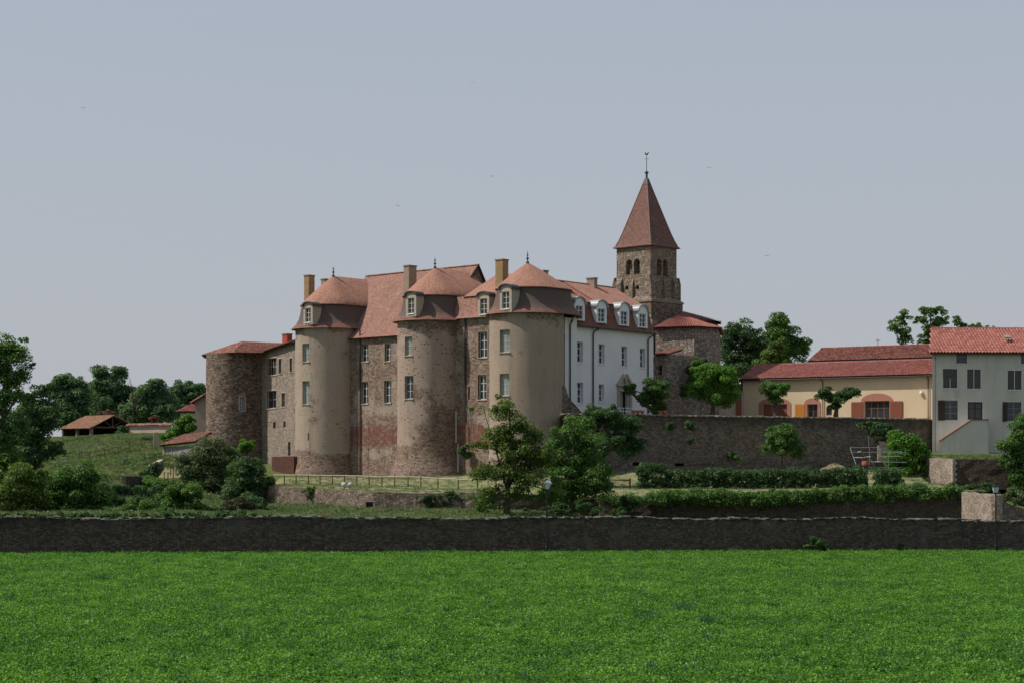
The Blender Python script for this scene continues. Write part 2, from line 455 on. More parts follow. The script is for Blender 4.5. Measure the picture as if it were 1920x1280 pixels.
M['surround_dark'] = mat_plain('weathered_cut_stone', (.21,.17,.13), .9, .25, 3.0, bump=.02)
M['white_trim'] = mat_plain('white_painted_trim', (.68,.68,.68), .6, .05, 3.0)
M['frame'] = mat_plain('pale_painted_wood', (.46,.47,.44), .6, .1, 3.0)
M['frame_dark'] = mat_plain('grey_painted_wood', (.22,.21,.20), .6, .1, 3.0)
M['glass'] = mat_glass('window_glass')
M['glass_pale'] = mat_glass('glass_before_pale_shutters', (.20,.235,.215), .3, .5)
M['glass_blue'] = mat_glass('blue_leaded_glass', (.09,.12,.20), .25, .6)
M['zinc'] = mat_plain('zinc_sheet', (.30,.31,.32), .55, .1, 2.0, metallic=.3)
M['lead'] = mat_plain('dark_lead', (.065,.068,.07), .5, .2, 3.0, metallic=.4)
M['pipe'] = mat_plain('dark_downpipe', (.035,.035,.038), .5, .1, 3.0, metallic=.2)
M['pipe_white'] = mat_plain('pale_downpipe', (.16,.16,.165), .5, .1, 3.0)
M['pipe_brown'] = mat_plain('copper_downpipe', (.13,.055,.04), .5, .1, 3.0, metallic=.2)
M['iron'] = mat_plain('black_iron', (.02,.022,.024), .5, .1, 4.0, metallic=.3)
M['steel'] = mat_plain('galvanised_steel', (.27,.28,.30), .5, .1, 4.0, metallic=.6)
M['wood'] = mat_plain('brown_timber', (.13,.075,.045), .85, .3, 4.0, bump=.01)
M['wood_pale'] = mat_plain('weathered_rail_timber', (.36,.31,.26), .85, .25, 4.0)
M['wood_dark'] = mat_plain('dark_timber', (.05,.036,.028), .85, .3, 4.0)
M['wood_orange'] = mat_plain('orange_shutter_paint', (.50,.19,.035), .6, .1, 4.0)
M['wood_red'] = mat_plain('red_brown_shutter_paint', (.21,.07,.045), .7, .15, 4.0)
M['wood_grey'] = mat_plain('grey_shutter_wood', (.085,.075,.07), .8, .2, 4.0)
M['pink_stone'] = mat_plain('pink_painted_surround', (.36,.165,.115), .85, .15, 3.0)
M['bark'] = mat_plain('bark', (.075,.055,.042), .95, .3, 5.0, bump=.03)
M['void'] = mat_plain('dark_interior', (.015,.013,.012), .95, .1, 1.0)
M['bell'] = mat_plain('bell_bronze', (.06,.075,.06), .5, .2, 4.0, metallic=.6)
M['leaf_mid'] = mat_leaf('leaves_mid', (.038,.086,.022), (.076,.159,.033), (.145,.241,.055))
M['leaf_dark'] = mat_leaf('leaves_dark', (.029,.063,.025), (.052,.106,.036), (.094,.161,.057))
M['leaf_far'] = mat_leaf('leaves_far', (.056,.108,.060), (.094,.170,.084), (.155,.245,.118), .45)  # leaf colours lifted and blued, so distance haze sits in the far foliage
M['leaf_bright'] = mat_leaf('leaves_bright', (.046,.109,.016), (.086,.196,.023), (.149,.287,.040))
M['leaf_maple'] = mat_leaf('leaves_maple', (.042,.081,.018), (.091,.150,.029), (.169,.215,.052))
M['leaf_elder'] = mat_leaf('leaves_elder', (.036,.068,.023), (.072,.114,.042), (.169,.195,.098))
M['leaf_red'] = mat_leaf('leaves_rusty', (.08,.04,.03), (.14,.07,.045), (.18,.11,.07))
M['leaf_brown'] = mat_leaf('leaves_olive', (.042,.042,.022), (.072,.070,.034), (.108,.096,.048))
M['crop'] = mat_leaf('clover_leaves', (.032,.10,.014), (.078,.21,.02), (.18,.34,.05), .4, 2.0)
M['grass'] = mat_leaf('meadow_grass', (.055,.10,.035), (.11,.165,.06), (.25,.26,.14), .3, 2.2)
M['weed'] = mat_leaf('blue_green_grass', (.03,.09,.025), (.05,.13,.045), (.10,.20,.085), .3)
M['soil_green'] = mat_ground('field_ground', [(0, (.014,.045,.008)), (.5, (.02,.06,.01)), (1, (.03,.08,.012))], 1.2)
M['meadow'] = mat_ground('meadow_ground', [(.25, (.04,.065,.02)), (.45, (.075,.105,.03)), (.6, (.11,.125,.045)), (.8, (.06,.085,.03))], .16, .1, 3.0)
M['lawn'] = mat_ground('dry_lawn', [(.3, (.11,.135,.055)), (.48, (.19,.19,.10)), (.6, (.24,.215,.135)), (.75, (.14,.16,.07))], .22, .05, 5.0)
M['terrace'] = mat_ground('courtyard_gravel', [(.3, (.22,.19,.15)), (.7, (.3,.26,.21))], .8)
M['path'] = mat_ground('dry_grass_path', [(.3, (.17,.15,.075)), (.7, (.24,.20,.11))], .8)
M['rubble_heap'] = mat_ground('earth_heap', [(.3, (.14,.12,.07)), (.55, (.24,.19,.12)), (.75, (.12,.13,.06))], 1.5, .3, 3.0)
M['lamp_glass'] = mat_plain('frosted_lamp_glass', (.55,.57,.6), .3, .05, 3.0)
M['terracotta'] = mat_plain('terracotta', (.35,.10,.06), .85, .15, 5.0)
M['flood'] = mat_plain('grey_floodlight_housing', (.33,.34,.33), .5, .1, 5.0)
M['shed_grey'] = mat_plain('grey_shed_boards', (.20,.195,.185), .9, .2, 3.0)
M['trim_grey'] = mat_plain('pale_grey_trim', (.50,.49,.46), .8, .08, 3.0)

# ------------------------------------------------------------------ wall surfaces with real openings
class Plane:
    def __init__(s, p0, d, nin=None):
        s.p0 = Vector((p0[0], p0[1], 0)); s.d = Vector((d[0], d[1], 0)).normalized()
        s.nin = Vector((-s.d.y, s.d.x, 0)) if nin is None else Vector((nin[0], nin[1], 0)).normalized()
    def pt(s, u, v, dep=0.0): return s.p0 + s.d*u + s.nin*dep + Vector((0, 0, v))
    def hit(s, px):
        k = (px-960.0)/FOC
        u = (k*s.p0.y - s.p0.x)/(s.d.x - k*s.d.y)
        return u, (s.p0.y + s.d.y*u)
    def frame(s, u): return s.d, s.nin
    flat = True

class Cyl:
    """round tower; u is the arc length from the front direction f, positive towards r"""
    def __init__(s, c, f, r, prof):
        s.c = Vector((c[0], c[1], 0)); s.f = Vector((*f, 0)); s.r = Vector((*r, 0)); s.prof = prof; s.R0 = prof(12.0)
    def pt(s, u, v, dep=0.0):
        a = u/s.R0
        return s.c + (s.f*math.cos(a) + s.r*math.sin(a))*(s.prof(v)-dep) + Vector((0, 0, v))
    def hit(s, px):
        k = (px-960.0)/FOC
        d = Vector((k, 1, 0)).normalized()
        b = s.c.dot(d); q = s.c.dot(s.c) - s.R0**2
        disc = b*b-q
        t = b - math.sqrt(max(disc, 0))
        p = d*t - s.c
        return math.atan2(p.dot(s.r), p.dot(s.f))*s.R0, (d*t).y
    def frame(s, u):
        a = u/s.R0
        return (-s.f*math.sin(a) + s.r*math.cos(a)), -(s.f*math.cos(a) + s.r*math.sin(a))
    flat = False

def obox(surf, x0, y0, x1, y1):
    """photo rectangle -> opening (u0,u1,v0,v1) on the surface"""
    ua, Ya = surf.hit(x0); ub, Yb = surf.hit(x1)
    Y = (Ya+Yb)/2
    return (min(ua, ub), max(ua, ub), zat(y1, Y), zat(y0, Y))

def wall(mb, surf, u0, u1, v0, v1, openings=(), du=None, dv=None, depth=.25, arches=(), jitter=0.0, thick=None):
    """arches: indices of openings that end in a half-round arch"""
    us = {round(u0, 4), round(u1, 4)}; vs = {round(v0, 4), round(v1, 4)}
    for o in openings:
        us.update((round(o[0], 4), round(o[1], 4))); vs.update((round(o[2], 4), round(o[3], 4)))
    def fill(st, step):
        a = sorted(st)
        if not step: return a
        out = []
        for p, q in zip(a, a[1:]):
            n = max(1, int(math.ceil((q-p)/step)))
            out += [p + (q-p)*i/n for i in range(n)]
        return out+[a[-1]]
    U, V = fill(us, du), fill(vs, dv)
    rnd = random.Random(int(abs(u0*100+v1*10)))
    jit = {}
    def P(i, j):
        if (i, j) not in jit: jit[(i, j)] = rnd.uniform(-jitter, jitter)
        return surf.pt(U[i], V[j], jit[(i, j)])
    for i in range(len(U)-1):
        for j in range(len(V)-1):
            uc, vc = (U[i]+U[i+1])/2, (V[j]+V[j+1])/2
            if any(o[0] < uc < o[1] and o[2] < vc < o[3] for o in openings): continue
            mb.face([P(i, j), P(i+1, j), P(i+1, j+1), P(i, j+1)],
                    [(U[i], V[j]), (U[i+1], V[j]), (U[i+1], V[j+1]), (U[i], V[j+1])])
    for k, o in enumerate(openings):
        a, b, c, d = o
        D = depth
        mb.face([surf.pt(a,c), surf.pt(a,c,D), surf.pt(a,d,D), surf.pt(a,d)], [(a,c),(a+D,c),(a+D,d),(a,d)])
        mb.face([surf.pt(b,c,D), surf.pt(b,c), surf.pt(b,d), surf.pt(b,d,D)], [(b+D,c),(b,c),(b,d),(b+D,d)])
        mb.face([surf.pt(a,c), surf.pt(b,c), surf.pt(b,c,D), surf.pt(a,c,D)], [(a,c),(b,c),(b,c+D),(a,c+D)])
        mb.face([surf.pt(a,d,D), surf.pt(b,d,D), surf.pt(b,d), surf.pt(a,d)], [(a,d+D),(b,d+D),(b,d),(a,d)])
        if k in arches:
            r = (b-a)/2; m = (a+b)/2; n = 10
            arc = [(m - r*math.cos(math.pi*t/n), d - r + r*math.sin(math.pi*t/n)) for t in range(n+1)]
            for t in range(n):
                (x0, y0), (x1, y1) = arc[t], arc[t+1]
                for dep in (0.0, D):
                    q = [surf.pt(x0, y0, dep), surf.pt(x1, y1, dep), surf.pt(x1, d, dep), surf.pt(x0, d, dep)]
                    mb.face(q if dep == 0 else q[::-1], [(x0,y0),(x1,y1),(x1,d),(x0,d)])
                mb.face([surf.pt(x0,y0), surf.pt(x0,y0,D), surf.pt(x1,y1,D), surf.pt(x1,y1)], [(x0,y0),(x0+D,y0),(x1+D,y1),(x1,y1)])

def lbox(mb, surf, u0, u1, v0, v1, d0, d1):
    """a box in wall coordinates; depths positive inwards"""
    uc = (u0+u1)/2
    T, I = surf.frame(uc)
    base = surf.pt(uc, (v0+v1)/2, 0)
    mb.box(base + I*((d0+d1)/2), T*((u1-u0)/2), I*((d1-d0)/2), Vector((0, 0, (v1-v0)/2)))

def window(parent, surf, o, depth=.22, cols=2, rows=3, bar=.05, fmat=None, gmat=None, sill=True, surround=None, name='window', sw=.14, transom=None, label=None):
    fmat = fmat or M['frame']; gmat = gmat or M['glass']
    u0, u1, v0, v1 = o
    f = MB()
    dd = depth-.07
    b2 = bar*1.25
    lbox(f, surf, u0, u0+b2, v0, v1, dd, dd+.06); lbox(f, surf, u1-b2, u1, v0, v1, dd, dd+.06)
    lbox(f, surf, u0+b2, u1-b2, v0, v0+b2, dd, dd+.06); lbox(f, surf, u0+b2, u1-b2, v1-b2, v1, dd, dd+.06)
    ys = [v0+b2 + (v1-v0-2*b2)*k/rows for k in range(1, rows)]
    if transom: ys = [v0+(v1-v0)*t for t in transom]
    for k in range(1, cols):
        x = u0+(u1-u0)*k/cols
        lbox(f, surf, x-bar*.62, x+bar*.62, v0+b2, v1-b2, dd+.005, dd+.055)
    for y in ys:
        for k in range(cols):
            xa = u0+(u1-u0)*k/cols + bar*.62; xb = u0+(u1-u0)*(k+1)/cols - bar*.62
            lbox(f, surf, max(xa, u0+b2), min(xb, u1-b2), y-bar*.45, y+bar*.45, dd+.01, dd+.05)
    w = f.build(name, fmat, parent)
    if label: w['label'] = label
    g = MB(); lbox(g, surf, u0+.005, u1-.005, v0+.005, v1-.005, depth-.028, depth-.01)
    g.build('pane', gmat, w)
    if sill:
        s_ = MB(); lbox(s_, surf, u0-.06, u1+.06, v0-.09, v0-.003, -.07, depth-.08)
        s_.build('sill', M['surround'] if sill is True else sill, w)
    if surround:
        s_ = MB()
        lbox(s_, surf, u0-sw, u0-.004, v0, v1+sw, -.02, .1); lbox(s_, surf, u1+.004, u1+sw, v0, v1+sw, -.02, .1)
        lbox(s_, surf, u0-.004, u1+.004, v1+.004, v1+sw, -.02, .1)
        s_.build('surround', surround, w)
    return w

def plate_hole(parent, surf, o, depth, name='opening', mat=None):
    g = MB(); lbox(g, surf, o[0]+.005, o[1]-.005, o[2]+.005, o[3]-.005, depth-.02, depth)
    return g.build(name, mat or M['void'], parent)

# ------------------------------------------------------------------ roofs
def slope_quad(mb, a, b, c, d, nu=1, nv=1, off=0.0):
    """plain roof plane: a,b eave left/right, c,d top right/left"""
    a, b, c, d = map(Vector, (a, b, c, d))
    e = (b-a).normalized()
    n = e.cross((d-a)).normalized(); s_ = n.cross(e)
    def uv(p): return ((p-a).dot(e), (p-a).dot(s_)+off)
    mb.face([a, b, c, d], [uv(a), uv(b), uv(c), uv(d)])

def slope_tri(mb, a, b, c):
    a, b, c = map(Vector, (a, b, c))
    e = (b-a).normalized(); n = e.cross(c-a).normalized(); s_ = n.cross(e)
    mb.face([a, b, c], [((p-a).dot(e), (p-a).dot(s_)) for p in (a, b, c)])

def canal_roof(name, mat, parent, poly, wid=.30, course=.42, kind='stuff'):
    """curved tiles on a planar polygon; poly[0]->poly[1] is the eave"""
    P = [Vector(p) for p in poly]
    e = (P[1]-P[0]).normalized()
    nrm = e.cross(P[-1]-P[0]).normalized()
    if nrm.z < 0: nrm = -nrm
    s_ = nrm.cross(e)
    if s_.z < 0: s_ = -s_
    q = [((p-P[0]).dot(e), (p-P[0]).dot(s_)) for p in P]
    umin, umax = min(a for a, _ in q), max(a for a, _ in q)
    def srange(u):
        hits = []
        for i in range(len(q)):
            (x0, y0), (x1, y1) = q[i], q[(i+1) % len(q)]
            if abs(x1-x0) > 1e-9 and min(x0, x1)-1e-6 <= u <= max(x0, x1)+1e-6:
                hits.append(y0 + (y1-y0)*(u-x0)/(x1-x0))
        return (min(hits), max(hits)) if len(hits) >= 2 else None
    mb = MB()
    if len(P) == 4 and abs((P[2]-P[0]).dot(nrm)) > .03:      # twisted roof: lay the columns from eave to top edge
        L = max((P[1]-P[0]).length, (P[2]-P[3]).length); H = max((P[3]-P[0]).length, (P[2]-P[1]).length)
        n = max(1, int(round(L/wid))); k = max(1, int(math.ceil(H/course)))
        prof = [(-.5, .0), (-.36, .07), (-.14, .12), (.14, .12), (.36, .07), (.5, .0)]
        B = lambda a, b: P[0].lerp(P[1], a).lerp(P[3].lerp(P[2], a), b)
        for i in range(n):
            for j in range(k):
                b0, b1 = j/k-.03, (j+1)/k
                for (x0, z0), (x1, z1) in zip(prof, prof[1:]):
                    a0, a1 = (i+.5+x0)/n, (i+.5+x1)/n
                    mb.face([B(a0,b0)+nrm*(z0+.032), B(a1,b0)+nrm*(z1+.032), B(a1,b1)+nrm*z1, B(a0,b1)+nrm*z0], [(i+.5, j+.5)]*4)
        return mb.build(name, mat, parent, kind=kind), (e, s_, nrm)
    n = max(1, int(round((umax-umin)/wid))); w = (umax-umin)/n
    rnd = random.Random(n*7)
    prof = [(-.5, .0), (-.36, .07), (-.14, .12), (.14, .12), (.36, .07), (.5, .0)]
    for i in range(n):
        uc = umin + (i+.5)*w
        r = srange(uc)
        if r is None: continue
        lo, hi = r
        k = max(1, int(math.ceil((hi-lo)/course)))
        for j in range(k):
            a = lo + j*course - .05; b = min(hi, lo + (j+1)*course)
            if b-a < .03: continue
            h0, h1 = .032+rnd.uniform(-.008, .008), .0
            du = rnd.uniform(-.012, .012)
            for (x0, z0), (x1, z1) in zip(prof, prof[1:]):
                c = [P[0]+e*(uc+x0*w+du)+s_*a+nrm*(z0+h0), P[0]+e*(uc+x1*w+du)+s_*a+nrm*(z1+h0),
                     P[0]+e*(uc+x1*w)+s_*b+nrm*(z1+h1), P[0]+e*(uc+x0*w)+s_*b+nrm*(z0+h1)]
                mb.face(c, [(i+.5, j+.5)]*4)
    o = mb.build(name, mat, parent, kind=kind)
    return o, (e, s_, nrm)

def slab(mb, poly, t):
    """thick plate below a planar polygon"""
    P = [Vector(p) for p in poly]
    n = (P[1]-P[0]).cross(P[2]-P[0]).normalized()
    if n.z < 0: n = -n
    Q = [p - n*t for p in P]
    mb.face(P); mb.face(Q[::-1])
    for i in range(len(P)):
        k = (i+1) % len(P)
        mb.face([P[i], Q[i], Q[k], P[k]])

def tiled_plane(parent, poly, mat, wid=.30, course=.42, boards=None, lift=.02, name='roof_tiles'):
    P = [Vector(p) for p in poly]
    n = (P[1]-P[0]).cross(P[2]-P[0]).normalized()
    if n.z < 0: n = -n
    r = MB(); slab(r, [p for p in P], .10)
    ro = r.build('roof_boarding', boards or M['wood_dark'], parent)
    canal_roof(name, mat, ro if False else parent, [p+n*lift for p in P], wid, course)
    return ro

def ridge_tiles(parent, a, b, mat, r=.13, step=.42):
    a, b = Vector(a), Vector(b)
    n = max(1, int((b-a).length/step)); d = (b-a)/n
    mb = MB(); dn = d.normalized(); sd = dn.cross(Vector((0,0,1))).normalized(); up = sd.cross(dn)
    for i in range(n):
        p, q = a+d*i, a+d*(i+1.08)
        for k in range(6):
            t0, t1 = math.pi*k/6, math.pi*(k+1)/6
            r0, r1 = r*1.08, r*.92
            f = lambda t, rr: sd*math.cos(t)*rr + up*math.sin(t)*rr
            mb.face([p+f(t0,r0), p+f(t1,r0), q+f(t1,r1), q+f(t0,r1)], [(i+.5, .5)]*4)
    return mb.build('ridge_tiles', mat, parent, kind='stuff')

def u_roof(mb, c, u, v, rings, L, nseg=28, L0=None, full=False):
    """rings (R, z, c_off, width_scale): a half-round front carried back along v by L; last ring R=0 gives the ridge"""
    c = Vector((c[0], c[1], 0)); u = Vector((*u, 0)); v = Vector((*v, 0))
    def ring(R, z, off):
        pts = []
        for s_ in (1.0, .66, .33): pts.append(c + v*(off+(L-off)*s_) - u*R)
        for k in range(nseg+1):
            a = math.pi*k/nseg
            pts.append(c + v*off - u*R*math.cos(a) - v*R*math.sin(a))
        for s_ in (.33, .66, 1.0): pts.append(c + v*(off+(L-off)*s_) + u*R)
        if full:                                    # closed behind by another half round
            base = c + v*L
            for k in range(1, nseg+1):
                a = math.pi*k/nseg
                pts.append(base + u*R*math.cos(a) + v*R*math.sin(a))
        return [p + Vector((0, 0, z)) for p in pts]
    RR = [ring(r[0], r[1], r[2] if len(r) > 2 else 0.0) for r in rings]
    vlen = 0.0
    Rm = max(r[0] for r in rings)
    arcs = [0.0]
    for a, b in zip(RR[0], RR[0][1:]): arcs.append(arcs[-1]+(b-a).length)
    for i in range(len(RR)-1):
        dv = math.hypot(rings[i+1][0]-rings[i][0], rings[i+1][1]-rings[i][1])
        for k in range(len(RR[i])-1):
            q = [RR[i][k], RR[i][k+1], RR[i+1][k+1], RR[i+1][k]]
            uvq = [(arcs[k], vlen), (arcs[k+1], vlen), (arcs[k+1], vlen+dv), (arcs[k], vlen+dv)]
            if (q[2]-q[3]).length < 1e-5: q = q[:3]; uvq = uvq[:3]
            mb.face(q, uvq)
        vlen += dv

def finial(parent, p, h=1.0, mat=None):
    mb = MB()
    mb.lathe(p, [(0, -.15), (.17, -.12), (.15, .12), (.07, .2), (.055, .38), (.15, .44), (.15, .5), (.05, .56), (.04, .72), (.12, .78), (.05, .86), (.03, 1.0), (.018, h+.35), (0, h+.5)], 10)
    return mb.build('finial', mat or M['lead'], parent, smooth=False)

def chimney(parent, p, u, v, wu, wv, z0, z1, mat, capmat=None, rod=None):
    mb = MB(); u = Vector((*u, 0)); v = Vector((*v, 0)); c = Vector((p[0], p[1], 0))
    mb.box(c+Vector((0,0,(z0+z1-.12)/2)), u*wu/2, v*wv/2, (0,0,(z1-.12-z0)/2))
    o = mb.build('chimney', mat, parent)
    cb = MB(); cb.box(c+Vector((0,0,z1-.06)), u*(wu/2+.06), v*(wv/2+.06), (0,0,.059))
    cb.build('chimney_cap', capmat or M['surround_dark'], o)
    if rod:
        r = MB(); r.tube([c+Vector((0,0,rod[0])), Vector(rod[1])], .03, 6)
        r.build('tie_rod', M['iron'], o)
    return o

def dormer(parent, p, f, w, z0, z1, back, wallmat, roofmat, win, gmat=None, arch=None, cheekmat=None, cols=2, rows=3, fmat=None, over=.16):
    """p: middle of the front face (x,y); f: outward unit 2D; win=(half width, z bottom, z top); arch: rise of the curved top"""
    f = Vector((f[0], f[1], 0)).normalized(); r = Vector((-f.y, f.x, 0))
    if r.x < 0: r = -r
    c = Vector((p[0], p[1], 0))
    S = Plane((c.x - r.x*w/2, c.y - r.y*w/2), (r.x, r.y), (-f.x, -f.y))
    arch = arch or w*.42
    hw, wz0, wz1 = win
    m = MB()
    wall(m, S, 0, w, z0, z1, [(w/2-hw, w/2+hw, wz0, wz1)], depth=.18)
    n = 12
    arc = [(w/2 - w/2*math.cos(math.pi*t/n), z1 + arch*math.sin(math.pi*t/n)) for t in range(n+1)]
    m.face([S.pt(a, b, 0) for a, b in arc], arc)
    # cheeks, inset frame back face
    m.face([S.pt(0, z0), S.pt(0, z1), S.pt(0, z1, back), S.pt(0, z0, back)], [(0,z0),(0,z1),(back,z1),(back,z0)])
    m.face([S.pt(w, z0), S.pt(w, z0, back), S.pt(w, z1, back), S.pt(w, z1)], [(0,z0),(back,z0),(back,z1),(0,z1)])
    m.face([S.pt(0, z0), S.pt(w, z0), S.pt(w, z0, .3), S.pt(0, z0, .3)])
    d = m.build('dormer', wallmat, parent)
    # barrel roof with small wings at the springing
    rb = MB()
    def outer(t, k): return (w/2 - (w/2+over*k)*math.cos(math.pi*t/n), z1 + .05 + (arch+.09*k)*math.sin(math.pi*t/n))
    for t in range(n):
        (x0, y0), (x1, y1) = outer(t, .45), outer(t+1, .45)
        rb.face([S.pt(x0,y0,-over), S.pt(x1,y1,-over), S.pt(x1,y1,back), S.pt(x0,y0,back)])
        (a0, b0), (a1, b1) = (w/2 - (w/2-.03)*math.cos(math.pi*t/n), z1+(arch-.03)*math.sin(math.pi*t/n)), (w/2 - (w/2-.03)*math.cos(math.pi*(t+1)/n), z1+(arch-.03)*math.sin(math.pi*(t+1)/n))
        rb.face([S.pt(x0,y0,-over), S.pt(a0,b0,-over), S.pt(a1,b1,-over), S.pt(x1,y1,-over)])
        rb.face([S.pt(a0,b0,-over), S.pt(a0,b0,-.003), S.pt(a1,b1,-.003), S.pt(a1,b1,-over)])
    for x0, x1 in ((-over*1.1, .07), (w-.07, w+over*1.1)):
        lbox(rb, S, x0, x1, z1-.10, z1+.06, -over, back)
    rb.build('dormer_roof', roofmat, d)
    win_o = (w/2-hw, w/2+hw, wz0, wz1)
    fr = MB(); b = .055
    lbox(fr, S, w/2-hw, w/2-hw+b, wz0, wz1, .1, .16); lbox(fr, S, w/2+hw-b, w/2+hw, wz0, wz1, .1, .16)
    lbox(fr, S, w/2-hw+b, w/2+hw-b, wz0, wz0+b, .1, .16); lbox(fr, S, w/2-hw+b, w/2+hw-b, wz1-b, wz1, .1, .16)
    for k in range(1, cols): lbox(fr, S, w/2-hw+2*hw*k/cols-b*.6, w/2-hw+2*hw*k/cols+b*.6, wz0+b, wz1-b, .105, .155)
    for k in range(1, rows):
        y = wz0+(wz1-wz0)*k/rows
        for q in range(cols):
            lbox(fr, S, w/2-hw+2*hw*q/cols+b*.6, w/2-hw+2*hw*(q+1)/cols-b*.6, y-b*.4, y+b*.4, .11, .15)
    fr.build('window_frame', fmat or M['frame'], d)
    g = MB(); lbox(g, S, w/2-hw+.01, w/2+hw-.01, wz0+.01, wz1-.01, .17, .18); g.build('pane', gmat or M['glass'], d)
    s_ = MB(); lbox(s_, S, w/2-hw-.05, w/2+hw+.05, wz0-.08, wz0-.003, -.07, .09); s_.build('sill', M['white_trim'], d)
    return d

def pipe(parent, pts, r=.06, mat=None, name='downpipe'):
    mb = MB(); mb.tube(pts, r, 8)
    return mb.build(name, mat or M['pipe'], parent)

# ------------------------------------------------------------------ foliage
def leaf_mesh(name, mat, C, Rd, n, size, seed, tone=None, up=.35, flat=.55, shell=.22):
    """C (k,3) clump centres, Rd (k,3) radii; many small leaf faces spread through them"""
    rng = np.random.default_rng(seed)
    C = np.asarray(C, float); Rd = np.asarray(Rd, float)
    area = (Rd[:,0]*Rd[:,1] + Rd[:,1]*Rd[:,2] + Rd[:,0]*Rd[:,2])
    k = rng.choice(len(C), n, p=area/area.sum())
    d = rng.normal(size=(n,3)); d /= np.linalg.norm(d, axis=1)[:,None]
    low = d[:,2] < -.25
    d[low & (rng.random(n) < .6), 2] *= -1
    rad = 1 - np.abs(rng.normal(0, shell, n)); rad = np.clip(rad, .1, 1.1) + rng.normal(0, .07, n)
    P = C[k] + d*Rd[k]*rad[:,None]
    N = d*.7 + rng.normal(size=(n,3))*flat + np.array([0,0,up]); N /= np.linalg.norm(N, axis=1)[:,None]
    T = np.cross(N, rng.normal(size=(n,3))); T /= np.linalg.norm(T, axis=1)[:,None]
    B = np.cross(N, T)
    s = size*(.55+.8*rng.random(n))[:,None]
    bend = N*s*.18
    V = np.empty((n,4,3))
    V[:,0] = P - T*s*.55; V[:,1] = P + B*s*.33 + bend; V[:,2] = P + T*s*.55; V[:,3] = P - B*s*.33 + bend
    ct = rng.random(len(C)) if tone is None else np.asarray(tone)
    tn = np.clip(.55*ct[k] + .6*rng.random(n) - .08, 0, 1)
    return quads_object(name, mat, V, tn)

def quads_object(name, mat, V, tn=None, parent=None):
    n = len(V)
    me = bpy.data.meshes.new(name)
    me.vertices.add(4*n); me.loops.add(4*n); me.polygons.add(n)
    me.vertices.foreach_set('co', V.reshape(-1).astype(np.float32))
    me.loops.foreach_set('vertex_index', np.arange(4*n, dtype=np.int32))
    me.polygons.foreach_set('loop_start', np.arange(0, 4*n, 4, dtype=np.int32))
    me.polygons.foreach_set('loop_total', np.full(n, 4, dtype=np.int32))
    me.update(calc_edges=True)
    if tn is not None:
        a = me.attributes.new('tone', 'FLOAT', 'FACE')
        a.data.foreach_set('value', tn.astype(np.float32))
    me.materials.append(mat)
    return me

def subclumps(ell, Y, rng, k_per=9, rs=(.30, .46), squash=.75, depth=None):
    rs = (rs[0]-.01, rs[1]+.04); squash = min(.95, squash+.05); k_per = k_per*2.2
    """ell: photo ellipses (px,py,rx,ry[,dY]) -> clump centres, radii in metres"""
    C, R = [], []
    for e in ell:
        px, py, rx, ry = e[:4]; dY = e[4] if len(e) > 4 else 0.0
        Yc = Y+dY
        c = np.array(W(px, py, Yc)); a = rx*1.12/FOC*Yc; b = ry*1.10/FOC*Yc
        dp = depth*a if depth else a*.9
        k = max(3, int(k_per*min(2.2, max(.6, (a*b)**.5/1.6))))
        for _ in range(k):
            d = rng.normal(size=3); d /= np.linalg.norm(d)
            q = rng.uniform(.15, .84)
            r = rng.uniform(*rs)*min(a, b)
            C.append(c + d*np.array([a, dp, b])*q)
            R.append([r*rng.uniform(.9, 1.35), r*rng.uniform(.9, 1.35), r*squash*rng.uniform(.85, 1.15)])
    return np.array(C), np.array(R)

def leaves_obj(name, mat, ell, Y, seed, size, dens=1.0, parent=None, cap=26000, k_per=9, rs=(.30,.46), squash=.75, depth=None, shell=.22, zmin=None):
    rng = np.random.default_rng(seed)
    C, R = subclumps(ell, Y, rng, k_per, rs, squash, depth)
    area = 4.2*(R[:,0]*R[:,1]+R[:,1]*R[:,2]+R[:,0]*R[:,2]).sum()
    n = int(min(cap, max(150, dens*1.0*area/(size*size*.36))))
    if zmin is not None: C[:,2] = np.maximum(C[:,2], zmin+R[:,2]*.5)
    me = leaf_mesh(name, mat, C, R, n, size, seed+1, shell=shell)
    return link_obj(name, me, parent), C, R

def tree(name, label, cat, base, Y, ell, lmat='leaf_mid', size=.2, dens=1.0, trunk_r=.22, fork=None, group=None, seed=1, limbs=9, k_per=9, rs=(.30,.46), lean=0.0, cap=26000, squash=.75, trunks=1, knob=False):
    """base (px,py) in the photo at distance Y; ell are crown ellipses in the photo"""
    b = W(base[0], base[1], Y)
    t = thing(name, b, label, cat, group)
    o, C, R = leaves_obj('crown', M[lmat], ell, Y, seed, size, dens, t, cap, k_per, rs, squash)
    rng = random.Random(seed)
    top = max(W(e[0], e[1], Y).z for e in ell)
    cx = sum(e[0] for e in ell)/len(ell)
    fz = b.z + (top-b.z)*(fork if fork else .4)
    fx = b.x + (xat(cx, Y)-b.x)*.4 + lean
    F_ = Vector((fx, b.y, fz))
    mb = MB()
    mid = (b+F_)/2 + Vector((rng.uniform(-.1,.1), 0, 0))
    mb.tube([b-Vector((0,0,.3)), b+Vector((0,0,.15)), mid, F_], [trunk_r*1.5, trunk_r*1.15, trunk_r*.92, trunk_r*.8], 10, cap=False)
    lead = Vector((xat(cx, Y), b.y, top))
    idx = list(range(len(C))); rng.shuffle(idx)
    for j in [None]+idx[:limbs]:
        tgt = lead if j is None else Vector(C[j])
        st = F_ + (lead-F_)*(0 if j is None else max(0, rng.uniform(-.1,.45)))
        m1 = st + (tgt-st)*.5 + Vector((rng.uniform(-.2,.2), rng.uniform(-.2,.2), rng.uniform(0,.35)))
        r0 = trunk_r*(.75 if j is None else .38)
        mb.tube([st, m1, tgt], [r0, r0*.6, r0*.18 if not knob else r0*.8], 6, cap=False)
    mb.build('trunk', M['bark'], t, smooth=True)
    return t

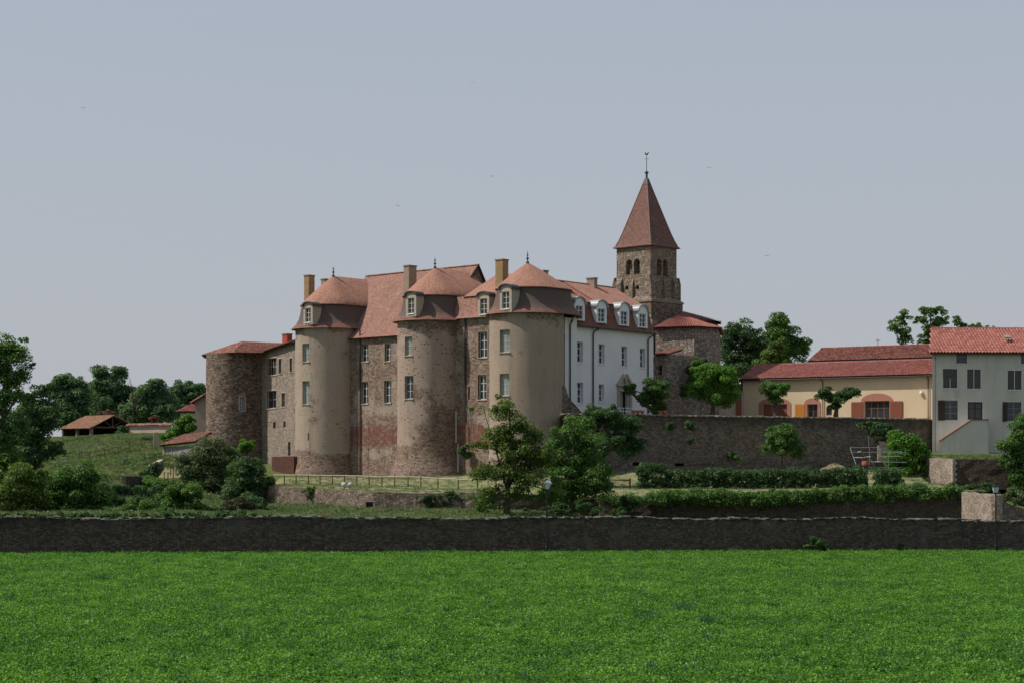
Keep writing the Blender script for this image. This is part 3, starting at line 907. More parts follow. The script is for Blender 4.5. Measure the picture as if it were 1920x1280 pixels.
def shrub(name, label, cat, Y, ell, lmat='leaf_mid', size=.18, dens=1.0, group=None, seed=1, k_per=9, rs=(.32,.5), cap=24000, depth=None, squash=.8):
    o, C, R = leaves_obj(name, M[lmat], ell, Y, seed, size, dens, None, cap, k_per, rs, squash, depth)
    return tag(o, label, cat, group)

def hedge_mesh(name, mat, path, width, seed, size=.16, dens=1.0, wav=.12, gaps=0.0):
    """path: list of (base Vector, height); box-shaped hedge with rough leafy faces"""
    rng = np.random.default_rng(seed)
    C, R = [], []
    for (p, h), (q, g) in zip(path, path[1:]):
        L = (q-p).length; n = max(1, int(L/.55))
        sd = (q-p).normalized().cross(Vector((0,0,1)))
        for i in range(n):
            t = (i+.5)/n; c = p.lerp(q, t); hh = h+(g-h)*t
            if rng.random() < gaps: continue
            for z in np.arange(.3, hh-.1, .5):
                for s_ in (-.5, 0, .5):
                    C.append(np.array(c) + np.array(sd)*s_*width + np.array([0,0,z]) + rng.normal(0, wav, 3))
                    R.append(np.array([.42,.42,.38])*rng.uniform(.75, 1.2))
    C, R = np.array(C), np.array(R)
    n = int(dens*len(C)*1.9/(size*size*.36)*.6)
    return leaf_mesh(name, mat, C, R, min(n, 60000), size, seed, shell=.25)

def blades_mesh(name, mat, n, rad, h, wid, seed, lean=.35, leafy=0.0):
    """a tuft of upright blades or small leaves about the origin"""
    rng = np.random.default_rng(seed)
    V = np.empty((n,4,3)); tn = rng.random(n)
    for i in range(n):
        a = rng.uniform(0, 2*math.pi); r = rad*math.sqrt(rng.random())
        p = np.array([r*math.cos(a), r*math.sin(a), 0])
        hh = h*rng.uniform(.5, 1.0)
        if rng.random() < leafy:
            c = p + np.array([0,0,hh*rng.uniform(.55,1.0)])
            N = rng.normal(size=3)*.55 + np.array([0,0,1]); N /= np.linalg.norm(N)
            T = np.cross(N, rng.normal(size=3)); T /= np.linalg.norm(T); B = np.cross(N, T)
            s = wid*rng.uniform(.7, 1.4)
            V[i] = [c-T*s*.6, c+B*s*.42, c+T*s*.6, c-B*s*.42]
        else:
            le = np.array([rng.normal(), rng.normal(), 0])*lean*hh
            side = np.array([math.cos(a+1.57), math.sin(a+1.57), 0])*wid*.25
            V[i] = [p-side, p+side, p+le*.9+side*.5+np.array([0,0,hh]), p+le*.9-side*.5+np.array([0,0,hh*.97])]
    return quads_object(name, mat, V, tn)

def scatter(name, emit_me, tufts, dens, smin, smax, seed, label):
    """geometry-node scatter of tufts over an emitter sheet; the emitter itself is not drawn"""
    coll = bpy.data.collections.new(name+'_tufts')
    for i, me in enumerate(tufts):
        coll.objects.link(bpy.data.objects.new(name+'_tuft', me))
    o = link_obj(name, emit_me)
    ng = bpy.data.node_groups.new(name, 'GeometryNodeTree')
    ng.interface.new_socket('Geometry', in_out='INPUT', socket_type='NodeSocketGeometry')
    ng.interface.new_socket('Geometry', in_out='OUTPUT', socket_type='NodeSocketGeometry')
    n = ng.nodes; l = ng.links
    gi = n.new('NodeGroupInput'); go = n.new('NodeGroupOutput')
    dp = n.new('GeometryNodeDistributePointsOnFaces'); dp.inputs['Density'].default_value = dens; dp.inputs['Seed'].default_value = seed
    ci = n.new('GeometryNodeCollectionInfo'); ci.inputs['Collection'].default_value = coll
    ci.inputs['Separate Children'].default_value = True; ci.inputs['Reset Children'].default_value = True
    ip = n.new('GeometryNodeInstanceOnPoints'); ip.inputs['Pick Instance'].default_value = True
    rr = n.new('FunctionNodeRandomValue'); rr.data_type = 'FLOAT_VECTOR'
    rr.inputs[0].default_value = (-.12, -.12, 0); rr.inputs[1].default_value = (.12, .12, 6.283)
    rs = n.new('FunctionNodeRandomValue'); rs.data_type = 'FLOAT'; rs.inputs[2].default_value = smin; rs.inputs[3].default_value = smax
    l.new(gi.outputs[0], dp.inputs['Mesh']); l.new(dp.outputs['Points'], ip.inputs['Points'])
    l.new(ci.outputs[0], ip.inputs['Instance']); l.new(rr.outputs[0], ip.inputs['Rotation']); l.new(rs.outputs[1], ip.inputs['Scale'])
    l.new(ip.outputs[0], go.inputs[0])
    md = o.modifiers.new('scatter', 'NODES'); md.node_group = ng
    return tag(o, label, None, None, 'stuff')

def grid_sheet(name, xs, ys, zf, mat=None):
    V = [(x, y, zf(x, y)) for y in ys for x in xs]
    nx = len(xs)
    F_ = [(j*nx+i, j*nx+i+1, (j+1)*nx+i+1, (j+1)*nx+i) for j in range(len(ys)-1) for i in range(nx-1)]
    me = bpy.data.meshes.new(name); me.from_pydata(V, [], F_)
    me.polygons.foreach_set('use_smooth', [True]*len(F_))
    if mat: me.materials.append(mat)
    me.update()
    return me

def idw(ctrl, p=3.0):
    A = np.array([(c[0], c[1]) for c in ctrl]); Z = np.array([c[2] for c in ctrl])
    def f(x, y):
        d2 = (A[:,0]-x)**2 + (A[:,1]-y)**2 + 1.0
        w = d2**(-p/2)
        return float((w*Z).sum()/w.sum())
    return f

# ------------------------------------------------------------------ ground
def wall_y(x): return 110.0 + (x+32.0)*.2193
def field_z(x): return -.62 - .0085*max(-80, min(80, x))
xs = [-4000, -1500, -500, -200, -120] + list(range(-80, 81, 10)) + [120, 200, 500, 1500, 4000]
ys = [-300, -50, 0, 30, 60, 90, 110, 130, 200, 500, 1500, 6000]
o = link_obj('field', grid_sheet('field', xs, ys, lambda x, y: field_z(x), M['soil_green'])); tag(o, kind='structure')

def pc(px, py, Y):
    p = W(px, py, Y); return (p.x, p.y, p.z)
ctrl = [(-60,106,.9), (-32,112,.9), (-15,116,.9), (0,120,.8), (15,124,.6), (40,130,.3), (80,138,.3), (-100,100,1.0),
        pc(150,970,126), pc(30,972,120), pc(-60,972,118), pc(230,966,130), pc(150,935,150), pc(30,935,150), pc(300,960,135), pc(100,905,175), pc(20,890,180), pc(150,868,205), pc(290,834,225), pc(230,846,225), pc(200,840,240), pc(60,840,240),
        pc(170,822,290), pc(120,823,290), pc(20,830,290), pc(300,815,280), (-60,400,10), (-200,300,8), (-200,420,10), (-60,600,9), (-200,1000,4),
        pc(340,902,172), pc(335,856,188), pc(300,850,205), pc(400,856,196), pc(441,872,194), pc(300,928,158), pc(230,928,158), pc(400,966,138), pc(350,962,138), pc(470,950,158),
        pc(560,966,140), pc(700,963,142), pc(850,960,142), pc(1000,962,141), (8,128,.4),(8,140,.4),(16,128,.3),(16,144,.3),(24,130,.1),(24,145,.2),(32,132,0),(32,145,.1),(38,134,-.1),(38,145,.1),
        (-22,170,3.2), (-26,185,4.2), (-10,170,2), (0,165,2), (10,160,2), (30,160,2), (45,160,2.4), (70,160,3), (40,180,4), (0,200,5), (30,200,6), (30,260,8), (60,300,8), (100,600,8), (0,400,9), (200,300,6), (0,1200,5), (400,800,3), (-400,900,3)]
gz = idw(ctrl, 3.2)
xs = [-3000, -1200, -600, -350, -200, -140, -110] + list(np.arange(-90, 90.1, 3.0)) + [110, 140, 200, 350, 600, 1200, 3000]
ts = [.25] + list(np.arange(2.5, 200, 3.0)) + [220, 260, 320, 420, 600, 900, 1500, 4000]
V = []; nx = len(xs)
rg = random.Random(3)
for t_ in ts:
    for x in xs:
        y = wall_y(max(-120, min(120, x))) + t_
        V.append((x, y, gz(x, y) + (rg.uniform(-.04, .04) if t_ > 1 else 0)))
me = bpy.data.meshes.new('meadow')
me.from_pydata(V, [], [(j*nx+i, j*nx+i+1, (j+1)*nx+i+1, (j+1)*nx+i) for j in range(len(ts)-1) for i in range(nx-1)])
me.polygons.foreach_set('use_smooth', [True]*len(me.polygons)); me.materials.append(M['meadow'])
tag(link_obj('hillside', me), kind='structure')

# castle lawn: from the lower terrace walls back to the castle foot
FRONT = [(-23.5,163.0), (-21.6,160.2), (-11.8,150.2), (-2.7,148.2), (8,147.2), (37.6,146.2), (42.5,146.2)]
def front_y(x):
    for (a, ya), (b, yb) in zip(FRONT, FRONT[1:]):
        if x <= b: return ya + (yb-ya)*(max(x, a)-a)/(b-a)
    return FRONT[-1][1]
lctrl = [pc(505,911,162), pc(515,912,160), pc(600,918,155), pc(700,922,150), pc(800,924,149), pc(900,924,148), pc(1000,928,148), pc(1150,936,147), pc(1350,932,146.5), pc(1500,930,146), pc(1700,924,146), pc(1800,920,146),
         pc(511,908,170), pc(620,909,167), pc(716,912,163), pc(859,918,158), pc(930,916,158), pc(1060,916,158), pc(520,893,188), pc(560,892,184), pc(600,894,182), pc(690,892,182), pc(760,896,172), pc(830,892,172), pc(900,890,170), pc(985,891,163), pc(1060,890,165),
         pc(1200,915,158), pc(1400,915,158), pc(1680,912,158), pc(1200,882,167), pc(1300,884,170), pc(1466,884,172), pc(1560,882,175), pc(1640,880,178), pc(1740,878,175), pc(1760,908,160), (0,185,4.4), (20,180,4.6), (40,190,4.9)]
lz = idw(lctrl, 3.4)
xs = list(np.arange(-23.5, 39.2, 1.2)); V = []; rows_ = 26
for j in range(rows_+1):
    for x in xs:
        y0 = front_y(x); y = y0 + (190-y0)*(j/rows_)**1.3
        V.append((x, y, lz(x, y)+(rg.uniform(-.03,.03) if j > 1 else 0)))
nx = len(xs)
me = bpy.data.meshes.new('castle_lawn')
me.from_pydata(V, [], [(j*nx+i, j*nx+i+1, (j+1)*nx+i+1, (j+1)*nx+i) for j in range(rows_) for i in range(nx-1)])
me.polygons.foreach_set('use_smooth', [True]*len(me.polygons)); me.materials.append(M['lawn'])
tag(link_obj('lawn', me), kind='structure')

# upper courtyard behind the retaining wall
mb = MB(); mb.face([Vector(p) for p in ((5.0,164.4,9.85), (44.2,185.2,9.85), (150,185.4,9.85), (150,430,9.85), (-6,430,9.85), (-6,182,9.85), (3,172,9.85))])
o = mb.build('courtyard', M['terrace']); tag(o, kind='structure')
# garden terrace in front of the grey house
mb = MB(); mb.face([Vector(p) for p in ((40.0,170.2,5.98), (40.7,162.2,5.70), (90,161,5.70), (90,186,6.5), (44.3,186,6.5), (40.9,183,6.5))])
o = mb.build('garden_lawn', M['meadow']); tag(o, kind='structure')

# ------------------------------------------------------------------ castle
u2, v2 = (.741, -.671), (.671, .741)
UU, VV = Vector((*u2, 0)), Vector((*v2, 0))
B0 = Vector((-19.55, 187.0, 0))
def C(t, b, z=0.0): return B0 + UU*t + VV*b + Vector((0, 0, z))
castle = thing('castle', C(15, 0, 4), 'long plastered castle with three fat round towers under orange tile roofs', 'castle')
SF = Plane((B0.x, B0.y), u2, v2)
fr_ = (-v2[0], -v2[1])
def prof(R0, amp, zb, zt=0):
    return lambda z: R0 + amp*max(0.0, min(1.0, (zb-z)/2.6))**1.4
T = [Cyl((B0.x, B0.y), fr_, u2, prof(3.45, .5, 6.2)),
     Cyl((-8.08, 176.6), fr_, u2, prof(3.42, .85, 6.6)),
     Cyl((1.42, 168.0), fr_, u2, prof(3.59, .6, 6.2))]
twin = [[(567,644,580,678), (567,714,580,757)], [(759,631,773,666), (759,704,775,747)], [(937,618,956,660), (937,700,955,741)]]
tdorm_top = 19.6
for i, cy in enumerate(T):
    ops = [obox(cy, *w) for w in twin[i]]
    slits = [obox(cy, 577, 811, 579.5, 824)] if i == 0 else ([obox(cy, 683+0, 0, 684, 1)] if False else [])
    m = MB()
    wall(m, cy, -math.pi*cy.R0, math.pi*cy.R0, 3.2, 19.55, ops+slits, du=.55, dv=.8, depth=.34, jitter=.02)
    o = m.build('round_tower', M['tower_'+'abc'[i]], castle, smooth=True)
    o['label'] = ['leftmost round tower in smooth tan plaster', 'middle round tower with pitted plaster and rubble foot', 'right round tower in greyish plaster'][i]
    for k, op in enumerate(ops):
        window(castle, cy, op, .34, 2, 3 if i == 1 and k else 4, .045, None, M['glass_pale'] if (i != 1 or k == 0) else M['glass'], transom=(.33, .66) if i == 1 and k else None)
    for s_ in slits: plate_hole(castle, cy, s_, .34, 'arrow_slit')
# front walls between the towers
w12 = [(678,645,691,678), (721.5,644,732.5,677), (678,715,690.5,756.5), (720.5,713,733,755)]
w23 = [(897,622,913.5,670), (896,702,912,748.5)]
opsA = [obox(SF, *w) for w in w12]; opsB = [obox(SF, *w) for w in w23]
niche = obox(SF, 877.5, 724, 881, 748)
m = MB(); wall(m, SF, -4.3, 17.0, 3.2, 18.65, opsA, du=1.0, dv=1.2, depth=.3, jitter=.02)
wall(m, SF, 17.0, 28.0, 3.2, 19.75, opsB+[niche], du=1.0, dv=1.2, depth=.3, jitter=.02)
m.build('front_wall', M['recess'], castle)
for op in opsA: window(castle, SF, op, .3, 2, 3, .06, surround=M['surround_dark'], transom=(.36, .70), sw=.12)
for op in opsB: window(castle, SF, op, .3, 2, 3, .075, surround=M['surround_dark'], transom=(.34, .66), sw=.15)
plate_hole(castle, SF, niche, .3, 'niche')
m = MB()
for a, b in (((-4.3,10),(-4.3,0)), ((17,10),(-4.3,10)), ((28.2,10.5),(17,10.5))):
    pa, pb = C(*a), C(*b)
    wall(m, Plane((pa.x, pa.y), (pb.x-pa.x, pb.y-pa.y)), 0, (pb-pa).length, 3.2, 18.6, du=2, dv=2)
pa = C(17, 0); wall(m, Plane((pa.x, pa.y), v2), 0, 10.5, 18.6, 19.75)
m.build('back_wall', M['recess'], castle)

# main steep roof
prof_m = [(-.42, 18.38), (.3, 18.95), (1.1, 19.85), (6.0, 25.65)]
m = MB(); ta, tb = -.6, 16.3; off = 0
for (b0, z0), (b1, z1) in zip(prof_m, prof_m[1:]):
    slope_quad(m, C(ta,b0,z0), C(tb,b0,z0), C(tb,b1,z1), C(ta,b1,z1), off=off); off += math.hypot(b1-b0, z1-z0)
slope_quad(m, C(tb,10.6,18.4), C(ta,10.6,18.4), C(ta,6,25.65), C(tb,6,25.65))
m.build('main_roof', M['tile_main'], castle)
m = MB()
for t_ in (ta+.15, tb-.2):
    m.face([C(t_,.0,18.5), C(t_,10.2,18.5), C(t_,6,25.5)], [(0,18.5),(10.2,18.5),(6,25.5)])
m.face([C(ta,-.4,18.33), C(tb,-.4,18.33), C(tb,.1,18.5), C(ta,.1,18.5)])
m.build('gable_wall', M['rubble'], castle)
m = MB()                                                   # verge boards and ridge
for bb in ((.3,19.0), (10.4,18.6)):
    a, b = C(tb+.02, bb[0], bb[1]), C(tb+.02, 6, 25.68)
    m.tube([a, b], .07, 6)
m.build('verge_board', M['wood_dark'], castle)
ridge_tiles(castle, C(ta,6,25.66), C(tb+.05,6,25.66), M['tile_main'], .11)

# tower roofs: a steep bell-cast skirt and a flatter cone carried back as a ridge
def tower_roof(c, zt, apex_z, c_off, L, Lapex, full, k=1.0, zb=22.02):
    ring = [(3.3*k,19.50), (3.9*k,19.46), (3.86*k,19.54), (3.42*k,19.95), (3.10*k,20.5), (2.92*k,21.2), (2.80*k,zb)]
    def u_(mb, rings):
        cc = c
        # own length per ring
        u = UU; v = VV; c3 = Vector((cc[0], cc[1], 0))
        nseg = 30
        def rg_(R, z, off, Lr):
            pts = []
            for s_ in (1.0, .66, .33): pts.append(c3 + v*(off+(Lr-off)*s_) - u*R)
            for q in range(nseg+1):
                a = math.pi*q/nseg
                pts.append(c3 + v*off - u*R*math.cos(a) - v*R*math.sin(a))
            for s_ in (.33, .66, 1.0): pts.append(c3 + v*(off+(Lr-off)*s_) + u*R)
            if full:
                for q in range(1, nseg+1):
                    a = math.pi*q/nseg
                    pts.append(c3 + v*Lr + u*R*math.cos(a) + v*R*math.sin(a))
            return [p + Vector((0,0,z)) for p in pts]
        RR = [rg_(*r) for r in rings]
        arcs = [0.0]
        for a, b in zip(RR[0], RR[0][1:]): arcs.append(arcs[-1]+(b-a).length)
        vl = 0
        for i in range(len(RR)-1):
            dv = math.hypot(rings[i+1][0]-rings[i][0], rings[i+1][1]-rings[i][1])
            for q in range(len(RR[i])-1):
                f4 = [RR[i][q], RR[i][q+1], RR[i+1][q+1], RR[i+1][q]]
                uv4 = [(arcs[q], vl), (arcs[q+1], vl), (arcs[q+1], vl+dv), (arcs[q], vl+dv)]
                if (f4[2]-f4[3]).length < 1e-4: f4, uv4 = f4[:3], uv4[:3]
                mb.face(f4, uv4)
            vl += dv
    lo = MB(); u_(lo, [(r, z, 0, L) for r, z in ring])
    lo_o = lo.build('lower_roof', M['tile_low'], castle, smooth=True)
    up = MB()
    R1 = 2.98*k
    rr = [(2.75*k, zb+.02, 0, L), (R1, zb-.03, 0, L), (R1-.02, zb+.05, 0, L)]
    for s_ in (.25, .5, .75, .93): rr.append((R1*(1-s_)**.88, zb+.05+(apex_z-zb-.05)*s_, c_off*s_, L+(Lapex-L)*s_))
    rr.append((0.0, apex_z, c_off, max(Lapex, c_off+.01)))
    u_(up, rr)
    up.build('upper_roof', M['tile'], castle, smooth=True)
tower_roof((B0.x, B0.y), 0, 25.25, .76, 6.2, 5.9, False)
tower_roof((-8.08, 176.6), 0, 25.0, .5, 6.2, 5.6, False)
tower_roof((1.42, 168.0), 0, 24.5, .1, 2.0, .12, True, 1.03, 21.95)
def on(c, off=0.0): return Vector((c[0], c[1], 0)) + VV*off
finial(castle, on((B0.x, B0.y), .76)+Vector((0,0,25.2)), .62)
finial(castle, on((-8.08,176.6), .5)+Vector((0,0,24.95)), .62)
finial(castle, on((1.42,168.0), .1)+Vector((0,0,24.45)), .75)

# roof of the corner block between the middle and right towers
m = MB(); pr = [(-.45,19.60), (-.1,19.95), (.25,20.7), (.5,21.85)]; off = 0
for (b0, z0), (b1, z1) in zip(pr, pr[1:]):
    slope_quad(m, C(18.6,b0,z0), C(28,b0,z0), C(28,b1,z1), C(18.6,b1,z1), off=off); off += math.hypot(b1-b0, z1-z0)
m.face([C(18.6,-.45,19.6), C(18.6,.1,19.7), C(18.6,.5,21.85), C(18.6,.25,20.7), C(18.6,-.1,19.95)])
m.build('lower_roof', M['tile_main'], castle)
m = MB()
slope_quad(m, C(19.6,.35,21.8), C(30,.35,21.8), C(26,5,24.3), C(19.6,5,24.3))
slope_quad(m, C(30,10.5,19.7), C(19.6,10.5,19.7), C(19.6,5,24.3), C(26,5,24.3))
m.face([C(19.6,.4,21.8), C(19.6,10.4,19.7), C(19.6,5,24.25)])
m.face([C(19.6,.4,21.8), C(19.6,.4,19.6), C(19.6,10.4,19.6), C(19.6,10.4,19.75)])
m.build('upper_roof', M['tile'], castle)

# dormers
def at_px(px, c_off_t, b):           # point on a line b metres behind the tower axis line, seen at px
    k = (px-960)/FOC; p = B0 + VV*b
    t_ = (k*p.y-p.x)/(UU.x-k*UU.y)
    return p + UU*t_
def castle_dormer(px, b, y_top, y_spring, y_bot, w, wy0, wy1, hw):
    p = at_px(px, 0, b)
    z1 = zat(y_spring, p.y); z0 = zat(y_bot, p.y)
    dormer(castle, (p.x, p.y), fr_, w, z0, z1, 3.0, M['surround'], M['lead'], (hw, zat(wy1, p.y), zat(wy0, p.y)), M['glass'], arch=max(.3, zat(y_top, p.y)-z1-.12), over=.17)
castle_dormer(577.5, -3.62, 565, 573, 609, 1.45, 578, 604, .42)
castle_dormer(770.5, -3.6, 545.5, 553, 594, 1.45, 559, 588, .43)
castle_dormer(906.5, -.42, 546, 554, 594, 1.5, 560, 589, .46)
castle_dormer(948, -3.78, 531.5, 541, 586, 1.5, 547, 579, .46)
# small hatch dormer on the middle tower's ridge
p = at_px(854, 0, 3.2)
m = MB(); c = Vector((p.x, p.y, zat(527, p.y)))
m.box(c, UU*.3, VV*.6, Vector((0,0,.35)))
o = m.build('roof_hatch', M['wood_dark'], castle)
m = MB(); m.box(c+Vector((0,0,.4)), UU*.42+Vector((0,0,-.12)), VV*.7, Vector((0,0,.04))); m.build('hatch_roof', M['tile'], o)

def at_pt(px, Y): return Vector((xat(px, Y), Y, 0))
def ch(px, Y, wu, wv, ytop, z0, mat, rod=None):
    p = at_pt(px, Y)
    chimney(castle, p, u2, v2, wu, wv, z0, zat(ytop, Y), mat, rod=rod)
ch(580, 190.3, .75, .85, 516, 18, M['ochre'], (23.6, on((B0.x,B0.y),.3)-UU*1.0+Vector((0,0,23.75))))
ch(608.5, 196.0, .65, .5, 523, 18, M['chim_grey'])
ch(769, 180.2, .75, 1.1, 498, 18.5, M['chim_grey'], (23.6, on((-8.08,176.6),.3)-UU*1.1+Vector((0,0,23.6))))
ch(941, 172.3, .95, .85, 486.5, 19.5, M['ochre'], (23.4, on((1.42,168.),.1)-UU*.9+Vector((0,0,23.4))))
ch(1020, 178.0, .55, .7, 507, 21, M['chim_grey'])
# pipes on the castle front
def fpipe(px, ytop, ybot, dep=-.12, r=.07, mat=None, surf=SF):
    u_, Y = surf.hit(px)
    pipe(castle, [surf.pt(u_, zat(ybot, Y), dep), surf.pt(u_, zat(ytop, Y), dep)], r, mat)
fpipe(676.5, 612, 890); fpipe(873.5, 596, 790)
fpipe(867.5, 770, 830, -.9, .07, M['pipe_white']); fpipe(872.5, 832, 884, -1.0, .07, M['pipe_white'])
# vine clump rooted beside the middle tower's right foot
shrub('wall_shrub', 'small dark shrub rooted in the wall at the right foot of the middle round tower', 'shrub', 172.6, [(868,843,9,12), (876,852,7,8)], 'leaf_dark', .2, 1.2, seed=901)

# left stone wing and round rubble tower
wing = thing('stone_wing', at_pt(470, 197)+Vector((0,0,5)), 'low brown rubble wing with a round tower at its left corner beside the castle', 'building')
SL = Plane((-28.05, 197.3), (.55, -.835), (.835, .55))
wl = [(500.5,671,519,703), (522.5,672,528,700), (543,671,548,697), (500,732,518.5,765), (528,736,534.5,762), (512,791,517,802), (531,789,535.5,800), (540,828,544.5,853)]
ops = [obox(SL, *w) for w in wl]
m = MB(); wall(m, SL, 0, 12, 3.5, 17.6, ops, du=1, dv=1, depth=.28, jitter=.02)
m.build('wing_wall', M['rubble_light'], wing)
for i, op in enumerate(ops):
    if i in (0, 3): window(wing, SL, op, .28, 4 if i == 0 else 2, 2, .06, M['surround'], surround=M['surround'], transom=(.5,))
    elif i in (1, 2, 4): window(wing, SL, op, .28, 1, 2, .05, M['surround'], surround=M['surround'])
    else: plate_hole(wing, SL, op, .28, 'opening')
TL = Cyl((-31.3, 199.0), (0, -1), (1, 0), lambda z: 3.26)
opl = obox(TL, 450, 743, 458.5, 770)
m = MB(); wall(m, TL, -math.pi*3.26, math.pi*3.26, 3.5, 17.62, [opl], du=.6, dv=.8, depth=.3, jitter=.03)
m.build('corner_tower', M['rubble'], wing, smooth=True)
window(wing, TL, opl, .3, 2, 5, .035, None, M['glass_blue'], surround=M['surround'])
# its tiled roof: facets round the tower running into a ridge
ap = Vector((xat(454, 200), 200, zat(641.5, 200))); re_ = Vector((xat(530, 199.5), 199.5, zat(645, 199.5)))
E_ = [Vector((xat(384,203.5), 203.5, 17.5)), Vector((xat(379,199.5), 199.5, 17.5)), Vector((xat(436,195.0), 195.0, 17.5)), Vector((xat(492,195.3), 195.3, 17.5))]
tiled_plane(wing, [E_[0], E_[1], ap], M['canal_old'], .27); tiled_plane(wing, [E_[1], E_[2], ap], M['canal_old'], .27)
tiled_plane(wing, [E_[2], E_[3], re_, ap], M['canal_old'], .27)
tiled_plane(wing, [Vector((-26, 203, 17.5)), E_[0], ap, re_], M['canal_old'], .27)
ridge_tiles(wing, E_[2], ap, M['canal_old'], .13); ridge_tiles(wing, E_[1], ap, M['canal_old'], .12); ridge_tiles(wing, ap, re_, M['canal_old'], .12)
a, b = SL.pt(-.6, 17.52, -.45), SL.pt(12, 18.75, -.45)
tiled_plane(wing, [a, b, SL.pt(12, 19.9, 3.0), SL.pt(-.4, 18.75, 3.0)], M['canal_old'], .27)
m = MB(); m.face([SL.pt(0,17.6), SL.pt(12,17.6), SL.pt(12,18.78), SL.pt(0,17.68)], [(0,17.6),(12,17.6),(12,18.78),(0,17.68)]); m.build('wall_head', M['rubble_light'], wing)
p = at_pt(538.5, 198.5)
chimney(wing, p, u2, v2, .85, .75, 17.5, zat(625.5, 198.5), M['brick_red'])
# brick infill buttress between wing and leftmost tower
bt = thing('brick_buttress', at_pt(532, 187)+Vector((0,0,4)), 'dark red brick block leaning against the foot of the leftmost round tower', 'wall')
pa, pb = at_pt(510, 189.5), at_pt(551, 185.2)
Sb = Plane((pa.x, pa.y), (pb.x-pa.x, pb.y-pa.y))
m = MB(); Lb = (pb-pa).length; wall(m, Sb, 0, Lb, 3.5, 6.05, du=.5, dv=.5, jitter=.02)
m.face([Sb.pt(0,6.05), Sb.pt(Lb,6.05), Sb.pt(Lb,6.15,3), Sb.pt(0,6.15,3)]); m.face([Sb.pt(0,3.5,3), Sb.pt(0,3.5), Sb.pt(0,6.05), Sb.pt(0,6.15,3)]); m.face([Sb.pt(Lb,3.5), Sb.pt(Lb,3.5,3), Sb.pt(Lb,6.15,3), Sb.pt(Lb,6.05)])
m.build('brickwork', mat_wall('dark_brickwork', [(.12,.05,.04), (.16,.07,.05), (.09,.045,.038)], (.09,.06,.05), .25, .075, stain=.4, seed=21, bump=.04), bt)

# ------------------------------------------------------------------ white wing
white = thing('white_wing', Vector((9, 174, 10)), 'white rendered wing with mansard roof and four arched dormers right of the castle towers', 'building')
w2 = (.62, .785)
SW = Plane((5.12, 169.0), w2, (-.785, .62))
ww = [(1081,640.6,1093,679), (1122,645,1133.5,682), (1164.8,649,1175.7,686.6), (1199.7,653,1209.6,689), (1081.5,716.6,1093.5,755.6), (1122.4,720,1133,752)]
ops = [obox(SW, *w) for w in ww]
door = obox(SW, 1161.8, 733, 1179.5, 772); door = (door[0], door[1], 9.9, door[3])
s_end = SW.hit(1225)[0]
m = MB(); wall(m, SW, 0, s_end, 9.0, 18.8, ops+[door], du=2, dv=2, depth=.38)
pe = SW.pt(s_end, 0); wall(m, Plane((pe.x, pe.y), (-.785, .62)), 0, 9.5, 9.0, 18.8)
m.face([SW.pt(s_end,18.8), SW.pt(s_end,18.8,9.5), SW.pt(s_end,23.5,5)])
m.build('white_wall', M['white'], white)
for i, op in enumerate(ops): window(white, SW, op, .38, 2, 3, .07, M['white_trim'], M['glass'], sill=M['white_trim'], transom=(.36, .70))
# projecting end strip beside the round tower
s1 = SW.hit(1075.5)[0]
m = MB(); S2 = Plane((SW.pt(0,0,-.4).x, SW.pt(0,0,-.4).y), w2, (-.785,.62)); wall(m, S2, -.6, s1, 9.0, 19.3)
m.face([SW.pt(s1,9.0,-.4), SW.pt(s1,9.0,0), SW.pt(s1,19.3,0), SW.pt(s1,19.3,-.4)])
m.build('corner_pier', M['white'], white)
# doorway
m = MB(); a, b, z0, z1 = door
lbox(m, SW, a-.42, a-.004, 9.9, z1, -.1, .1); lbox(m, SW, b+.004, b+.42, 9.9, z1, -.1, .1); lbox(m, SW, a-.42, b+.42, z1+.004, z1+.5, -.12, .05); lbox(m, SW, a-.62, b+.62, z1+.5, z1+.65, -.28, .05)
c = (a+b)/2
for sg in (-1, 1):
    e0, e1 = c+sg*((b-a)/2+.62), c+sg*.28
    q = [SW.pt(e0, z1+.66, -.22), SW.pt(e1, z1+1.75, -.22), SW.pt(e1, z1+1.5, -.22), SW.pt(e0-sg*.5, z1+.66, -.22)]
    q2 = [p + SW.nin*.24 for p in q]
    m.face(q); m.face(q2[::-1])
    for i in range(4): k = (i+1) % 4; m.face([q[i], q2[i], q2[k], q[k]])
m.face([SW.pt(a-.1, z1+.66, -.06), SW.pt(b+.1, z1+.66, -.06), SW.pt(c+.25, z1+1.4, -.06), SW.pt(c-.25, z1+1.4, -.06)])
m.lathe(SW.pt(c, z1+.66, -.2), [(0,0),(.12,0),(.08,.15),(.2,.5),(.1,.75),(.05,.9),(0,1.0)], 10)
m.build('door_surround', M['surround'], white)
m = MB(); lbox(m, SW, a+.01, c+.15, 9.9, z1-.01, .30, .36); d_ = m.build('door', M['frame_dark'], white)
plate_hole(white, SW, (c+.15, b, 9.9, z1), .5, 'doorway')
# roof
PW = [(-.38,18.66), (.0,18.95), (.35,19.7), (.85,21.22)]
def wing_roof(mb, prof_, sa, sb, off=0.0, lift=0.0):
    for (b0, z0), (b1, z1) in zip(prof_, prof_[1:]):
        slope_quad(mb, SW.pt(sa,z0+lift,b0), SW.pt(sb,z0+lift,b0), SW.pt(sb,z1+lift,b1), SW.pt(sa,z1+lift,b1), off=off); off += math.hypot(b1-b0, z1-z0)
m = MB(); wing_roof(m, PW, s1-.3, s_end+.15)
m.face([SW.pt(s_end+.15,z,b) for b, z in PW]+[SW.pt(s_end+.15,18.7,1)])
m.build('lower_roof', M['tile_brown'], white)
s_v = SW.hit(1130)[0]
m = MB(); wing_roof(m, [(.72,21.2),(5.0,23.6)], .6, s_v+.6); m.face([SW.pt(.6,23.6,5), SW.pt(s_v+.6,23.6,5), SW.pt(s_v+.6,19.2,10), SW.pt(.6,19.2,10)])
